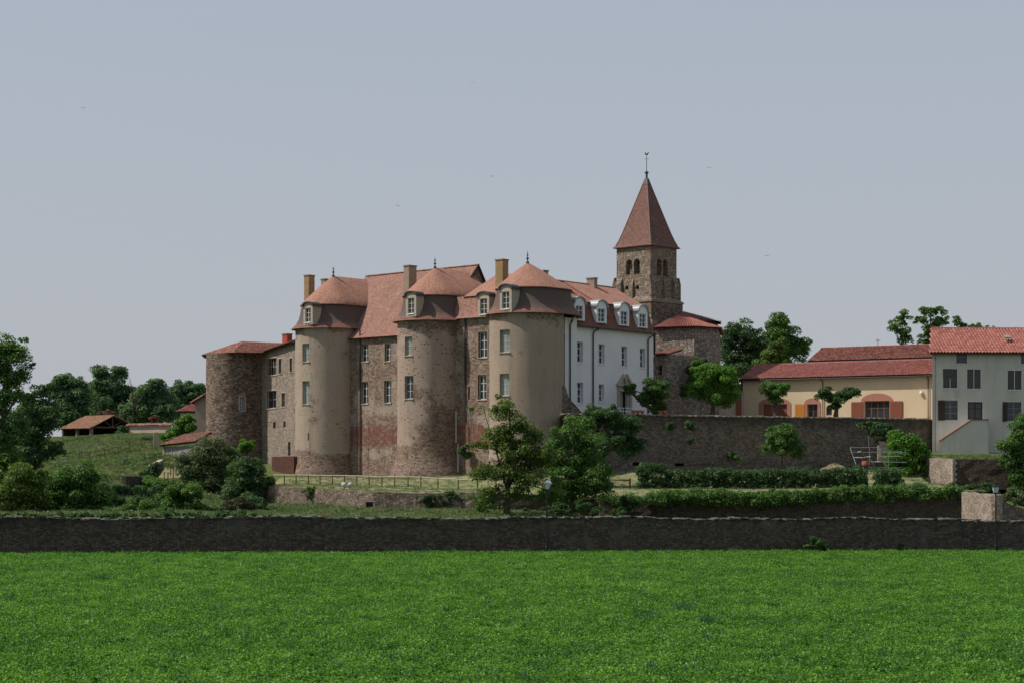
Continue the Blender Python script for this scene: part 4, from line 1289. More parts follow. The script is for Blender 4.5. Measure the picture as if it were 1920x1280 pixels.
m.build('upper_roof', M['tile_wing'], white)
m = MB(); wing_roof(m, [(.70,21.2),(5.0,23.6)], s_v, s_end+.2, 0, .07); m.face([SW.pt(s_v,23.67,5), SW.pt(s_end+.2,23.67,5), SW.pt(s_end+.2,19.2,10), SW.pt(s_v,19.2,10)])
o = m.build('upper_roof', M['tile'], white); o['label'] = 'brighter orange end section of the upper roof'
ridge_tiles(white, SW.pt(.8,23.62,5), SW.pt(s_end+.2,23.66,5), M['tile_wing'], .1)
for px, yt, ys_, yb, y0, y1 in ((1086.3,558,568,601,573.5,599), (1127.8,564,574,606,579,603.5), (1170.2,569,578,611,584,608.8), (1204.8,573.5,583,615,588.5,613)):
    u_, Y = SW.hit(px)
    Y -= .0
    p = SW.pt(u_, 0, -.02)
    dormer(white, (p.x, p.y), (.785, -.62), 1.75, zat(yb, p.y), zat(ys_, p.y), 2.6, M['white_trim'], M['zinc'], (.58, zat(y1, p.y), zat(y0, p.y)), M['glass'], arch=.55, fmat=M['white_trim'], over=.16)
p = SW.pt(SW.hit(1110)[0], 0, 0)
q = Vector((xat(1110, 180.6), 180.6, 0)); chimney(white, q, w2, (-.785,.62), .55, .95, 21.5, zat(521, 180.6), M['chim_grey'])
for px, yt, yb, dep in ((1061,600,800,-.52), (1110.5,617,772,-.12), (1213.5,629,775,-.12)):
    u_, Y = SW.hit(px)
    pipe(white, [SW.pt(u_, zat(yb, Y), dep), SW.pt(u_, zat(yt, Y)-.5, dep), SW.pt(u_+.12, zat(yt, Y)-.2, dep-.1), SW.pt(u_+.55, zat(yt, Y)+.05, -.42)], .07)
m = MB(); m.tube([SW.pt(s1, 18.62, -.45), SW.pt(s_end, 18.62, -.45)], .07, 8); m.build('gutter', M['pipe'], white)
# ruined stub of wall at its foot
ru = MB(); S3 = Plane((xat(1050,166.4), 166.4), w2, (-.785,.62))
prof_r = [(0,8.5), (0,13.0), (.9,12.6), (1.4,11.6), (2.6,10.9), (3.6,10.2), (4.2,9.6), (4.2,8.5)]
q = [S3.pt(a, b, 0) for a, b in prof_r]; q2 = [S3.pt(a, b, .7) for a, b in prof_r]
ru.face(q[::-1], prof_r[::-1]); ru.face(q2, prof_r)
for i in range(len(q)): k = (i+1) % len(q); ru.face([q[i], q[k], q2[k], q2[i]])
o = ru.build('ruined_wall', M['rubble']); tag(o, 'broken stub of rubble wall at the foot of the white wing beside the right round tower', 'wall')

# ------------------------------------------------------------------ church
church = thing('church', Vector((15.3, 200, 9.85)), 'old stone church with square bell tower, tall pyramid spire and low choir', 'church')
BC = Vector((15.3, 200.0, 0))
def sq(h, z): return [BC + (-UU*h - VV*h) + Vector((0,0,z)), BC + (UU*h - VV*h) + Vector((0,0,z)), BC + (UU*h + VV*h) + Vector((0,0,z)), BC + (-UU*h + VV*h) + Vector((0,0,z))]
def sides(h):
    q = sq(h, 0)
    return [Plane((q[i].x, q[i].y), (q[(i+1)%4]-q[i]).xy) for i in range(4)]
hA, hB, hC = 2.42, 2.46, 2.92
PA = sides(hA)
bel = []
for i, S in enumerate(PA):
    if i == 0: o4 = [obox(S, 1174.3,486.5,1185.4,514.3), obox(S, 1187.8,486,1195.2,514.5)]
    elif i == 1: o4 = [obox(S, 1229.8,487,1240.5,516.5), obox(S, 1243.5,487,1254.5,517)]
    else: o4 = [(2*hA-b, 2*hA-a, c, d) for a, b, c, d in bel[i-2]]
    if i in (0, 1):
        z0 = min(o4[0][2], o4[1][2]); z1 = max(o4[0][3], o4[1][3])
        m0 = (o4[0][1]+o4[1][0])/2
        o4 = [(m0-.13-.86, m0-.13, z0, z1), (m0+.13, m0+.13+.86, z0, z1)]
    bel.append(o4)
m = MB()
for S, o4 in zip(PA, bel): wall(m, S, 0, 2*hA, 26.1, 29.9, o4, du=1.0, dv=1.0, depth=.75, arches=(0, 1), jitter=.015)
m.build('belfry', M['belfry'], church)
for i, (S, o4) in enumerate(zip(PA, bel)):
    mm = (o4[0][1]+o4[1][0])/2
    cb = MB(); cb.lathe(S.pt(mm, o4[0][2], .38), [(0,0),(.16,0),(.16,.1),(.085,.18),(.075,o4[0][3]-o4[0][2]-.65),(.15,o4[0][3]-o4[0][2]-.5),(.15,o4[0][3]-o4[0][2]-.4),(0,o4[0][3]-o4[0][2]-.4)], 10)
    cb.build('colonnette', M['surround'], church)
for dx in (-.75, .75):
    bm_ = MB(); cpt = BC + UU*dx + Vector((0,0,26.95))
    bm_.lathe(cpt, [(0,1.0),(.16,.98),(.28,.85),(.34,.45),(.46,.08),(.52,0),(.47,0),(.3,.4),(0,.7)], 16)
    b_ = bm_.build('bell', M['bell'], church)
    y_ = MB(); y_.box(cpt+Vector((0,0,1.15)), UU*.5, VV*.12, (0,0,.14)); y_.build('yoke', M['wood_dark'], b_)
m = MB(); m.box(BC+Vector((0,0,28.3)), UU*2.2, VV*.12, (0,0,.1)); m.box(BC+Vector((0,0,26.15)), UU*2.4, VV*2.4, (0,0,.05)); m.build('bell_frame', M['wood_dark'], church)
# stage with corner pilasters and set-offs
PB = sides(hB)
m = MB()
holes = [obox(PB[0], 1172,536,1178,543), obox(PB[0], 1192,535,1198,542)]
for i, S in enumerate(PB): wall(m, S, 0, 2*hB, 23.4, 26.12, holes if i == 0 else [], du=1, dv=1, depth=.3, arches=(0,1) if i == 0 else (), jitter=.015)
m.face(sq(hB, 26.12))
m.build('tower_stage', M['belfry'], church)
for h_ in holes: plate_hole(church, PB[0], h_, .3, 'round_hole')
def pilaster(S, a, b, z0, z1, out_):
    mb = MB(); pr_ = [(0,z0),(-out_,z0),(-out_,z1-.75),(-.02,z1),(0,z1)]
    A = [S.pt(a,z,d) for d, z in pr_]; Bq = [S.pt(b,z,d) for d, z in pr_]
    mb.face(A, pr_); mb.face(Bq[::-1], pr_[::-1])
    for i in range(len(A)):
        k = (i+1) % len(A)
        mb.face([A[i], Bq[i], Bq[k], A[k]], [(a, pr_[i][1]), (b, pr_[i][1]), (b, pr_[k][1]), (a, pr_[k][1])])
    mb.build('pilaster', M['belfry'], church)
for i, S in enumerate(PB):
    pilaster(S, -.30, .9, 23.6, 26.3, .32)
    pilaster(S, 2.25, 2.55, 23.6, 26.1, .26)
    if i != 0: pilaster(S, 2*hB-.85, 2*hB+(.3 if i else 0), 23.6, 26.3, .30)
m = MB(); m.box(BC+Vector((0,0,23.42)), UU*(hC+.1), VV*(hC+.1), (0,0,.1)); m.build('string_course', M['surround_dark'], church)
q0, q1 = sq(hC+.05, 23.52), sq(hB+.02, 24.0)
m = MB()
for i in range(4): k = (i+1) % 4; m.face([q0[i], q0[k], q1[k], q1[i]])
m.build('set_off', M['belfry'], church)
m = MB()
for S in sides(hC): wall(m, S, 0, 2*hC, 9.0, 23.33, du=1.2, dv=1.2, jitter=.02)
m.build('tower_shaft', M['rubble'], church)
# spire with bell-cast eaves
st = [(2.72,29.62), (2.74,29.70), (2.50,29.95), (2.27,30.45), (1.98,31.3), (1.5,32.9), (1.0,34.6), (.5,36.3), (.16,37.5)]
m = MB(); vl = 0
Q = [sq(h, z) for h, z in st]
m.face(sq(2.3, 29.6))
for a, b, (h0, z0), (h1, z1) in zip(Q, Q[1:], st, st[1:]):
    L_ = math.hypot(h1-h0, z1-z0)
    for i in range(4):
        k = (i+1) % 4
        m.face([a[i], a[k], b[k], b[i]], [(-h0+i*9, vl), (h0+i*9, vl), (h1+i*9, vl+L_), (-h1+i*9, vl+L_)])
    vl += L_
m.build('spire_roof', M['tile_spire'], church)
m = MB()
for i in range(4):
    m.tube([Q[j][i]+Vector((0,0,.02)) for j in range(2, len(Q))], .06, 5)
m.build('spire_hip', M['surround_dark'], church)
m = MB()
for (h0, z0), (h1, z1) in (((.33,36.95),(.15,37.6)), ((.15,37.6),(0,37.7))):
    a, b = sq(h0+.03, z0), sq(h1+.03, z1)
    for i in range(4): k = (i+1) % 4; m.face([a[i], a[k], b[k], b[i]])
m.build('spire_cap', M['lead'], church)
m = MB(); m.lathe(BC+Vector((0,0,37.55)), [(.14,0),(.12,.15),(.13,.6),(.24,.72),(.24,.8),(.1,.85),(.04,1.0),(.03,2.6),(0,2.6)], 10)
pole = m.build('weathervane_pole', M['lead'], church)
m = MB(); oz = BC+Vector((0,0,40.05))
K_ = .72
ck = [(-.36,.30),(-.22,.36),(-.30,.10),(-.12,-.02),(.06,-.06),(.2,.02),(.26,.2),(.38,.42),(.30,.46),(.16,.30),(0,.16),(-.12,.18),(-.2,.42),(-.3,.45)]
ck = [(a*K_, b*K_) for a, b in ck]
X_ = Vector((1,0,0)); 
m.face([oz + X_*a + Vector((0,-.02,b+.25)) for a, b in ck]); m.face([oz + X_*a + Vector((0,.02,b+.25)) for a, b in ck][::-1])
for i in range(len(ck)):
    (a, b), (c_, d_) = ck[i], ck[(i+1) % len(ck)]
    m.face([oz+X_*a+Vector((0,-.02,b+.25)), oz+X_*a+Vector((0,.02,b+.25)), oz+X_*c_+Vector((0,.02,d_+.25)), oz+X_*c_+Vector((0,-.02,d_+.25))])
m.tube([oz-Vector((0,0,.1)), oz+Vector((0,0,.3))], .02, 5); m.tube([oz+Vector((-.25,0,-.2)), oz+Vector((.25,0,-.2))], .02, 5)
m.build('weathercock', M['iron'], pole)
# choir with polygonal end
P1, P2, P3, P4, P5 = at_pt(1229,190.6), at_pt(1301.5,188.5), at_pt(1347,190.9), at_pt(1351,201), at_pt(1240,201)
SA = Plane(P1.xy, (P2-P1).xy); SB_ = Plane(P2.xy, (P3-P2).xy); SC_ = Plane(P3.xy, (P4-P3).xy)
la, lb_, lc = (P2-P1).length, (P3-P2).length, (P4-P3).length
oa = obox(SA, 1272.5,676,1280,700); ob = obox(SB_, 1320.5,672.5,1328,690)
m = MB(); wall(m, SA, 0, la, 9.0, 19.95, [oa], du=1, dv=1, depth=.5, arches=(0,), jitter=.02); wall(m, SB_, 0, lb_, 9.0, 19.95, [ob], du=1, dv=1, depth=.5, arches=(0,), jitter=.02); wall(m, SC_, 0, lc, 9.0, 19.95, du=1, dv=1)
m.build('choir_wall', M['choir'], church)
plate_hole(church, SA, oa, .5, 'choir_window'); plate_hole(church, SB_, ob, .5, 'choir_window')
ctop = Vector((xat(1293,193.8), 193.8, zat(597,193.8))); ctopl = Vector((xat(1255,195), 195, zat(599.5,195)))
def ov(p, q, z): return p + Vector((0,0,z))
cc = Vector((19, 195, 0))
def outp(P): d = (P-cc).normalized(); return P + d*.45
e1, e2, e3, e4 = [outp(P)+Vector((0,0,19.9)) for P in (P1, P2, P3, P4)]
tiled_plane(church, [e1, e2, ctop, ctopl], M['canal'], .3)
tiled_plane(church, [e2, e3, ctop], M['canal'], .3)
tiled_plane(church, [e3, e4+Vector((0,0,0)), ctop], M['canal'], .3)
ridge_tiles(church, e2, ctop, M['canal'], .12)
# nave end roof behind
na, nb, nc, nd = W(1350,607,199.5), W(1262,600,194), W(1281,586,198), W(1330,600,203)
m = MB()
Pq = [at_pt(1346,199), at_pt(1300,196.5), at_pt(1270,197), at_pt(1275,206), at_pt(1344,206)]
S4 = Plane(Pq[1].xy, (Pq[0]-Pq[1]).xy); wall(m, S4, 0, (Pq[0]-Pq[1]).length, 18.5, zat(603,197.5)); 
S5 = Plane(Pq[0].xy, (Pq[4]-Pq[0]).xy); wall(m, S5, 0, 7, 9, zat(604,199))
m.build('nave_wall', M['choir'], church)
tiled_plane(church, [W(1262,597,194.9), W(1352,607.5,198.8), W(1352,603.5,199.3), W(1281,585.5,200.5)], M['canal'], .3)
# annex in the corner between the white wing and the choir
A1, A2 = at_pt(1214,185.5), at_pt(1248,184.2)
SX = Plane(A1.xy, (A2-A1).xy); ox = obox(SX, 1235,684,1241,702)
m = MB(); wall(m, SX, -.5, (A2-A1).length, 9.0, zat(664,184.6), [ox], du=.8, dv=.8, depth=.4, jitter=.02)
Sx2 = Plane(A2.xy, v2); wall(m, Sx2, 0, 7, 9.0, zat(664,184.6), du=1, dv=1)
m.build('annex_wall', M['choir'], church); plate_hole(church, SX, ox, .4, 'annex_window')
tiled_plane(church, [SX.pt(1.0, zat(665,184.3), -.3), SX.pt((A2-A1).length+.3, zat(665,184.3), -.3), SX.pt((A2-A1).length+.3, zat(656,187), 3), SX.pt(1.0, zat(655,187), 3)], M['canal'], .28)
m = MB(); c_ = at_pt(1225, 191.6); m.box(c_+Vector((0,0,15.2)), UU*.22, VV*.5, (0,0,5.7)); m.build('buttress', M['choir'], church)
m = MB(); wb = at_pt(1236,192.2); m.box(wb+Vector((0,0,13)), UU*.9, VV*1.0, (0,0,4.0)); m.build('link_wall', M['choir'], church)

# ------------------------------------------------------------------ retaining wall and courtyard buildings
SR = Plane((9.56, 166.0), (.88, .475), (-.475, .88))
rw = thing('retaining_wall', SR.pt(15, 4.5), 'tall dark stone retaining wall below the courtyard and cream barn', 'wall')
uR = SR.hit(1748)[0]
holes = [obox(SR, 1186,866,1203,872), obox(SR, 1266,868,1283,873)]
m = MB(); wall(m, SR, -5.5, uR, 3.2, 9.95, holes, du=.7, dv=.6, depth=.5, jitter=.05)
m.face([SR.pt(-5.5,9.95), SR.pt(uR,9.95), SR.pt(uR,9.95,.6), SR.pt(-5.5,9.95,.6)])
m.build('wall_face', M['retain'], rw)
for h_ in holes: plate_hole(rw, SR, h_, .5, 'drain_opening')
rs_ = random.Random(5); proto = []
for k in range(5):
    b = MB(); L_, H_ = rs_.uniform(.42,.62), rs_.uniform(.10,.16)
    pts_ = [(x*L_/2*rs_.uniform(.85,1.1), y*.36*rs_.uniform(.9,1.1), z*H_/2*rs_.uniform(.7,1.2)) for x in (-1,1) for y in (-1,1) for z in (-1,1)]
    idx = ((0,1,3,2),(4,6,7,5),(0,4,5,1),(2,3,7,6),(0,2,6,4),(1,5,7,3))
    me = bpy.data.meshes.new('coping_stone'); me.from_pydata(pts_, [], idx); me.uv_layers.new(name='UVMap'); me.materials.append(M['surround_dark']); proto.append(me)
ang = math.atan2(.475, .88)
uu_ = -5.2; z_ = 10.0
while uu_ < uR-.3:
    o = bpy.data.objects.new('coping_stone', rs_.choice(proto)); SC.collection.objects.link(o); o.parent = rw
    o.location = SR.pt(uu_, z_+rs_.uniform(-.03,.03), .28) - world_loc(rw); o.rotation_euler = (rs_.uniform(-.06,.06), rs_.uniform(-.05,.05), ang+rs_.uniform(-.08,.08))
    uu_ += rs_.uniform(.5, .75)

yel = thing('cream_barn', Vector((35, 192, 9.85)), 'long cream rendered outbuilding with arched pink doorways and red tile roof', 'building')
SY = Plane((26.0, 198.3), (.855, -.52), (.52, .855)); LY = 21.9
g1 = obox(SY, 1430,757,1476,792); w1 = obox(SY, 1513.5,757,1533,790); w0 = obox(SY, 1549,763,1560,778); g2 = obox(SY, 1621,751,1668,786)
m = MB(); wall(m, SY, 0, LY, 9.0, 14.8, [g1, w1, w0, g2], du=3, dv=2, depth=.35)
pe = SY.pt(0, 0); wall(m, Plane(SY.pt(0,0,8).xy, (-.52,-.855)), 0, 8, 9, 14.8)
m.face([SY.pt(0,14.8,8), SY.pt(0,14.8,0), SY.pt(0,16.45,4)])
m.build('cream_wall', M['yellow'], yel)
def arch_surround(S, o, rise, wid, mat, parent, foot=True):
    a, b, z0, z1 = o; mb = MB(); n = 12
    lbox(mb, S, a-wid, a-.004, z0, z1-.002, -.06, .08); lbox(mb, S, b+.004, b+wid, z0, z1-.002, -.06, .08)
    f = lambda t, R, r2: ((a+b)/2 - (R)*math.cos(math.pi*t/n), z1 + r2*math.sin(math.pi*t/n))
    for t in range(n):
        o0, o1 = f(t, (b-a)/2+wid, rise+wid), f(t+1, (b-a)/2+wid, rise+wid)
        i0, i1 = f(t, (b-a)/2, rise*.0+.001), f(t+1, (b-a)/2, rise*.0+.001)
        mb.face([S.pt(*i0, -.06), S.pt(*i1, -.06), S.pt(*o1, -.06), S.pt(*o0, -.06)])
        mb.face([S.pt(*o0, -.06), S.pt(*o1, -.06), S.pt(*o1, .0), S.pt(*o0, .0)])
    return mb.build('arched_surround', mat, parent)
def glazed(S, o, parent, cols, mat, name='window'):
    return window(parent, S, o, .33, cols, 2, .1, mat, M['glass'], sill=False, transom=(.62,), name=name)
arch_surround(SY, g1, .25, .45, M['pink_stone'], yel); arch_surround(SY, w1, .3, .35, M['pink_stone'], yel); arch_surround(SY, g2, .45, .38, M['pink_stone'], yel)
m = MB(); n_ = 14
gd = thing  # (keeps names short below)
for k in range(n_):
    x0 = g1[0]+(g1[1]-g1[0])*k/n_; x1 = g1[0]+(g1[1]-g1[0])*(k+1)/n_
    b = MB(); lbox(b, SY, x0+.012, x1-.012, g1[2], g1[3]-.01, .18+.006*(k % 3), .24)
    b.build('gate_plank', M['wood_red'], yel)
glazed(SY, w1, yel, 2, M['wood']); glazed(SY, g2, yel, 4, M['wood']); window(yel, SY, w0, .2, 1, 1, .08, M['wood_red'], M['glass'], sill=False)
def shutter(S, o, mat, parent, label=None, slats=8, dep=-.07):
    a, b, z0, z1 = o; mb = MB(); lbox(mb, S, a, b, z0, z1, dep, dep+.03)
    sh = mb.build('shutter', mat, parent)
    if label: sh['label'] = label
    for k in range(slats):
        y0 = z0+.04+(z1-z0-.08)*k/slats; y1 = z0+.04+(z1-z0-.08)*(k+1)/slats
        s_ = MB(); lbox(s_, S, a+.05, b-.05, y0+.015, y1-.015, dep-.025, dep-.002); s_.build('slat', mat, sh)
    return sh
z0 = 9.9
o_ = obox(SY, 1491,757,1509.5,786); shutter(SY, (o_[0], o_[1], z0, o_[3]), M['wood_orange'], yel, 'orange painted open shutter')
o_ = obox(SY, 1596.5,753,1619.5,786); shutter(SY, (o_[0], o_[1], z0, o_[3]), M['wood_red'], yel)
o_ = obox(SY, 1669.5,751.5,1693,786); shutter(SY, (o_[0], o_[1], z0, o_[3]), M['wood_red'], yel)
m = MB(); ol = SY.hit(1728)[0]; m.lathe(SY.pt(ol, zat(736,188), -.12), [(0,-.2),(.14,-.18),(.2,0),(.14,.18),(0,.2)], 10); m.build('wall_lamp', M['white_trim'], yel)
tiled_plane(yel, [SY.pt(-.25,14.72,-.5), SY.pt(LY+.1,14.72,-.5), SY.pt(LY+.1,16.5,4), SY.pt(-.25,16.5,4)], M['canal'], .30)
tiled_plane(yel, [SY.pt(LY+.1,14.8,8.4), SY.pt(-.25,14.8,8.4), SY.pt(-.25,16.5,4), SY.pt(LY+.1,16.5,4)], M['canal'], .30)
ridge_tiles(yel, SY.pt(-.25,16.52,4), SY.pt(LY+.1,16.52,4), M['canal'], .14)
m = MB(); m.tube([SY.pt(-.2,14.62,-.55), SY.pt(LY,14.62,-.55)], .07, 8); m.build('gutter', M['pipe'], yel)
for px in (1741,): u_ = SY.hit(px)[0]; pipe(yel, [SY.pt(u_,9.9,-.12), SY.pt(u_,14.4,-.12), SY.pt(u_-.1,14.6,-.5)], .06, M['pipe_brown'])
u_ = SY.hit(1543.5)[0]; pipe(yel, [SY.pt(u_,9.9,-.12), SY.pt(u_,14.3,-.12), SY.pt(u_-.2,14.6,-.5)], .06, M['pipe_brown'])

rear = thing('rear_barn', Vector((40, 200, 9.85)), 'long low roof of dark red tiles rising behind the cream outbuilding', 'building')
SQ = Plane((34.1, 202.5), (.855, -.52), (.52, .855)); LQ = 14.6
m = MB(); wall(m, SQ, .2, LQ, 9, 16.9); wall(m, Plane(SQ.pt(.2,0,8).xy, (-.52,-.855)), 0, 8, 9, 16.9); m.build('rear_wall', M['white_grey'], rear)
tiled_plane(rear, [SQ.pt(0,16.95,-.4), SQ.pt(LQ,16.95,-.4), SQ.pt(LQ,18.65,4), SQ.pt(0,18.65,4)], M['canal_dark'], .30)
tiled_plane(rear, [SQ.pt(LQ,16.95,8.4), SQ.pt(0,16.95,8.4), SQ.pt(0,18.65,4), SQ.pt(LQ,18.65,4)], M['canal_dark'], .30)
ridge_tiles(rear, SQ.pt(0,18.68,4), SQ.pt(LQ,18.68,4), M['canal_dark'], .14)
m = MB(); m.tube([SQ.pt(0,16.85,-.5), SQ.pt(LQ,16.85,-.5)], .08, 8); m.build('gutter', M['pipe'], rear)
m = MB(); p = W(1646,652,204); m.tube([p, p+Vector((0,0,1.0))], .03, 5); m.tube([p+Vector((-.3,0,.8)), p+Vector((.3,0,.8))], .02, 5); m.tube([p+Vector((-.2,0,.95)), p+Vector((.2,0,.95))], .02, 5); m.build('aerial', M['iron'], rear)

house = thing('grey_house', Vector((52, 186, 6.4)), 'tall grey rendered house with dark shutters and bright red tile roof', 'house')
SH = Plane((43.7, 183.0), (1, .03), (.262, 1)); LH = 20
wh = {'attic': [(1793,661.5,1813,681), (1914,662,1934,682)], 'mid': [(1768,691,1795,727), (1813,692,1839,728), (1889,694,1915.5,730)], 'low': [(1766+1,750,1795.6,787), (1814.5,753,1842,786), (1886,753,1915,789)]}
oat = [obox(SH, *w) for w in wh['attic']]; omi = [obox(SH, *w) for w in wh['mid']]; olo = [obox(SH, *w) for w in wh['low']]
m = MB(); wall(m, SH, 0, LH, 5.5, 16.85, oat+omi+olo, du=4, dv=4, depth=.22)
wall(m, Plane(SH.pt(0,0,10).xy, (-.262,-1)), 0, 10, 5.5, 16.85)
m.face([SH.pt(0,16.85,10), SH.pt(0,16.85,0), SH.pt(0,19.6,5)])
m.build('house_wall', M['white_grey'], house)
wt_ = M['trim_grey']
for op in oat+omi+olo:
    s_ = MB(); a, b, z0, z1 = op
    lbox(s_, SH, a-.13, a-.004, z0, z1+.13, -.012, .05); lbox(s_, SH, b+.004, b+.13, z0, z1+.13, -.012, .05); lbox(s_, SH, a, b, z1+.004, z1+.13, -.012, .05); lbox(s_, SH, a-.13, b+.13, z0-.13, z0-.004, -.04, .05)
    s_.build('window_surround', wt_, house)
for op in oat: window(house, SH, op, .22, 1, 1, .06, M['frame_dark'], M['glass'], sill=False)
for op in omi:
    a, b, z0, z1 = op; c = (a+b)/2
    for x0, x1 in ((a+.01, c-.01), (c+.01, b-.01)):
        sh = MB(); lbox(sh, SH, x0, x1, z0+.01, z1-.01, .10, .13); so = sh.build('shutter', M['wood_grey'], house)
        for k in range(4):
            s_ = MB(); y = (x1-x0)/4; lbox(s_, SH, x0+y*k+.012, x0+y*(k+1)-.012, z0+.02, z1-.02, .075+.004*(k % 2), .098); s_.build('plank', M['wood_grey'], so)
window(house, SH, olo[0], .2, 2, 3, .06, M['frame_dark'], M['glass'], sill=False, transom=(.36, .68)); window(house, SH, olo[2], .2, 2, 3, .06, M['frame_dark'], M['glass'], sill=False)
window(house, SH, olo[1], .2, 2, 2, .1, M['wood_dark'], M['glass'], sill=False, transom=(.62,), name='house_door')
for px0, px1, y0, y1 in ((1759,1772,750,787.5), (1880,1889,753,789.5)):
    o_ = obox(SH, px0, y0, px1, y1); shutter(SH, o_, M['wood_dark'], house, None, 6)
tiled_plane(house, [SH.pt(-.25,16.8,-.45), SH.pt(LH,16.8,-.45), SH.pt(LH,19.65,5), SH.pt(-.25,19.65,5)], M['canal'], .34)
tiled_plane(house, [SH.pt(LH,16.8,10.4), SH.pt(-.25,16.8,10.4), SH.pt(-.25,19.65,5), SH.pt(LH,19.65,5)], M['canal'], .34)
ridge_tiles(house, SH.pt(-.25,19.68,5), SH.pt(LH,19.68,5), M['canal'], .15)
m = MB(); p = SH.pt(SH.hit(1889)[0], zat(634,185.5)+.15, 1.9); m.box(p, (.32,.02,0), (0,.25,.13), (0,-.02,.04)); m.build('skylight', M['glass_pale'], house)
m = MB(); m.tube([SH.pt(-.2,16.72,-.5), SH.pt(LH,16.72,-.5)], .07, 8); m.build('gutter', M['pipe'], house)
u_ = SH.hit(1753.5)[0]; pipe(house, [SH.pt(u_,6.4,-.1), SH.pt(u_,16.4,-.1), SH.pt(u_,16.65,-.45)], .06, M['pipe_white'])
# outside stair block with sloping parapet
so = [(SH.hit(1763)[0], zat(827,181)), (SH.hit(1823)[0], zat(787,181)), (SH.hit(1853)[0], zat(787,181)), (SH.hit(1853)[0], 5.7), (SH.hit(1763)[0], 5.7)]
m = MB(); fr0 = [SH.pt(a, b, -2.6) for a, b in so]; bk0 = [SH.pt(a, b, -.003) for a, b in so]
m.face(fr0[::-1], so[::-1])
for i in range(len(so)): k = (i+1) % len(so); m.face([fr0[i], bk0[i], bk0[k], fr0[k]])
stw = m.build('outside_stair', M['white_grey'], house)
m = MB()
d = (fr0[1]-fr0[0]).normalized(); up = Vector((-d.z,0,d.x)).normalized()
m.box((fr0[0]+fr0[1])/2+up*.06+Vector((0,.12,0)), (fr0[1]-fr0[0])/2, Vector((0,.2,0)), up*.05)
m.box((fr0[1]+fr0[2])/2+Vector((0,.12,.05)), (fr0[2]-fr0[1])/2, Vector((0,.2,0)), (0,0,.045))
m.build('stair_coping', M['wood_red'], stw)

# wall with timber gate between church and cream barn
gw = thing('courtyard_wall', at_pt(1368,196)+Vector((0,0,9.85)), 'brownish courtyard wall with a boarded gate left of the cream outbuilding', 'wall')
Ga, Gb = at_pt(1346,195), at_pt(1397,198.3); SG = Plane(Ga.xy, (Gb-Ga).xy)
og = obox(SG, 1379,738,1391,786)
m = MB(); wall(m, SG, 0, (Gb-Ga).length, 9.0, zat(733,196), [og], du=1.5, dv=1.5, depth=.2); m.build('rendered_face', M['pinkish'], gw)
for k in range(5):
    x0 = og[0]+(og[1]-og[0])*k/5; x1 = og[0]+(og[1]-og[0])*(k+1)/5
    b = MB(); lbox(b, SG, x0+.01, x1-.01, og[2], og[3]-.01, .1, .16); b.build('gate_plank', M['wood_red'], gw)

# ------------------------------------------------------------------ left background buildings
ph = thing('pinkish_house', at_pt(376,208)+Vector((0,0,6.5)), 'narrow slice of pinkish rendered house behind the round rubble tower', 'house')
Ya = 207.0
m = MB(); x0, x1 = xat(366,Ya), xat(400,Ya); zL, zR = zat(752,Ya), zat(733,Ya)
m.face([(x0,Ya,5), (x1,Ya,5), (x1,Ya,zR), (x0,Ya,zL)], [(0,5),(x1-x0,5),(x1-x0,zR),(0,zL)])
m.face([(x0,Ya+8,5), (x0,Ya,5), (x0,Ya,zL), (x0,Ya+8,zL)])
m.build('house_wall', M['pinkish'], ph)
tiled_plane(ph, [(xat(359,Ya), Ya+8.4, zat(755,Ya)), (xat(359,Ya), Ya-.5, zat(755,Ya)), (x1, Ya-.5, zR+.12), (x1, Ya+8.4, zR+.12)], M['canal_dark'], .3)
fh = thing('far_cottage', at_pt(352,232)+Vector((0,0,8)), 'small pale cottage with red roof among the trees left of the pinkish house', 'house')
Yc = 232.0; m = MB(); x0, x1 = xat(338,Yc), xat(380,Yc)
wall(m, Plane((x0, Yc), (1, .1)), 0, x1-x0, 6, zat(771,Yc)); wall(m, Plane((x0, Yc+6), (0, -1)), 0, 6, 6, zat(771,Yc))
m.build('cottage_wall', M['white_grey'], fh)
tiled_plane(fh, [(x0-.4, Yc-.4, zat(771.5,Yc)), (x1, Yc-.2, zat(771.5,Yc)), (x1, Yc+3, zat(755,Yc)), (x0+1.2, Yc+3, zat(755,Yc))], M['canal'], .3)
tiled_plane(fh, [(x0-.4, Yc+6.4, zat(771.5,Yc)), (x0-.4, Yc-.4, zat(771.5,Yc)), (x0+1.2, Yc+3, zat(755,Yc))], M['canal'], .3)
ln = thing('lean_to_shed', at_pt(330,190)+Vector((0,0,6)), 'low grey shed with weathered red tile roof beside the climbing path', 'shed')
e0, e1, t1, t0 = W(300,835,190), W(366,828,184), W(398,810,190), W(346,815,197)
tiled_plane(ln, [e0, e1, t1, t0], M['canal_old'], .3)
m = MB(); a, b = W(305,836,190.3), W(366,829,184.5)
S_ = Plane(a.xy, (b-a).xy); wall(m, S_, 0, (b-a).length, 5.2, 7.15); a2 = W(312,836,197); wall(m, Plane(a2.xy, (a-a2).xy), 0, (a-a2).length, 5.2, 7.15); m.build('shed_wall', M['shed_grey'], ln)
for k in range(4):
    m = MB(); lbox(m, S_, .35+k*.9, .40+k*.9, 5.8, 7.0, -.06, -.02); m.build('batten', M['wood_pale'], ln)

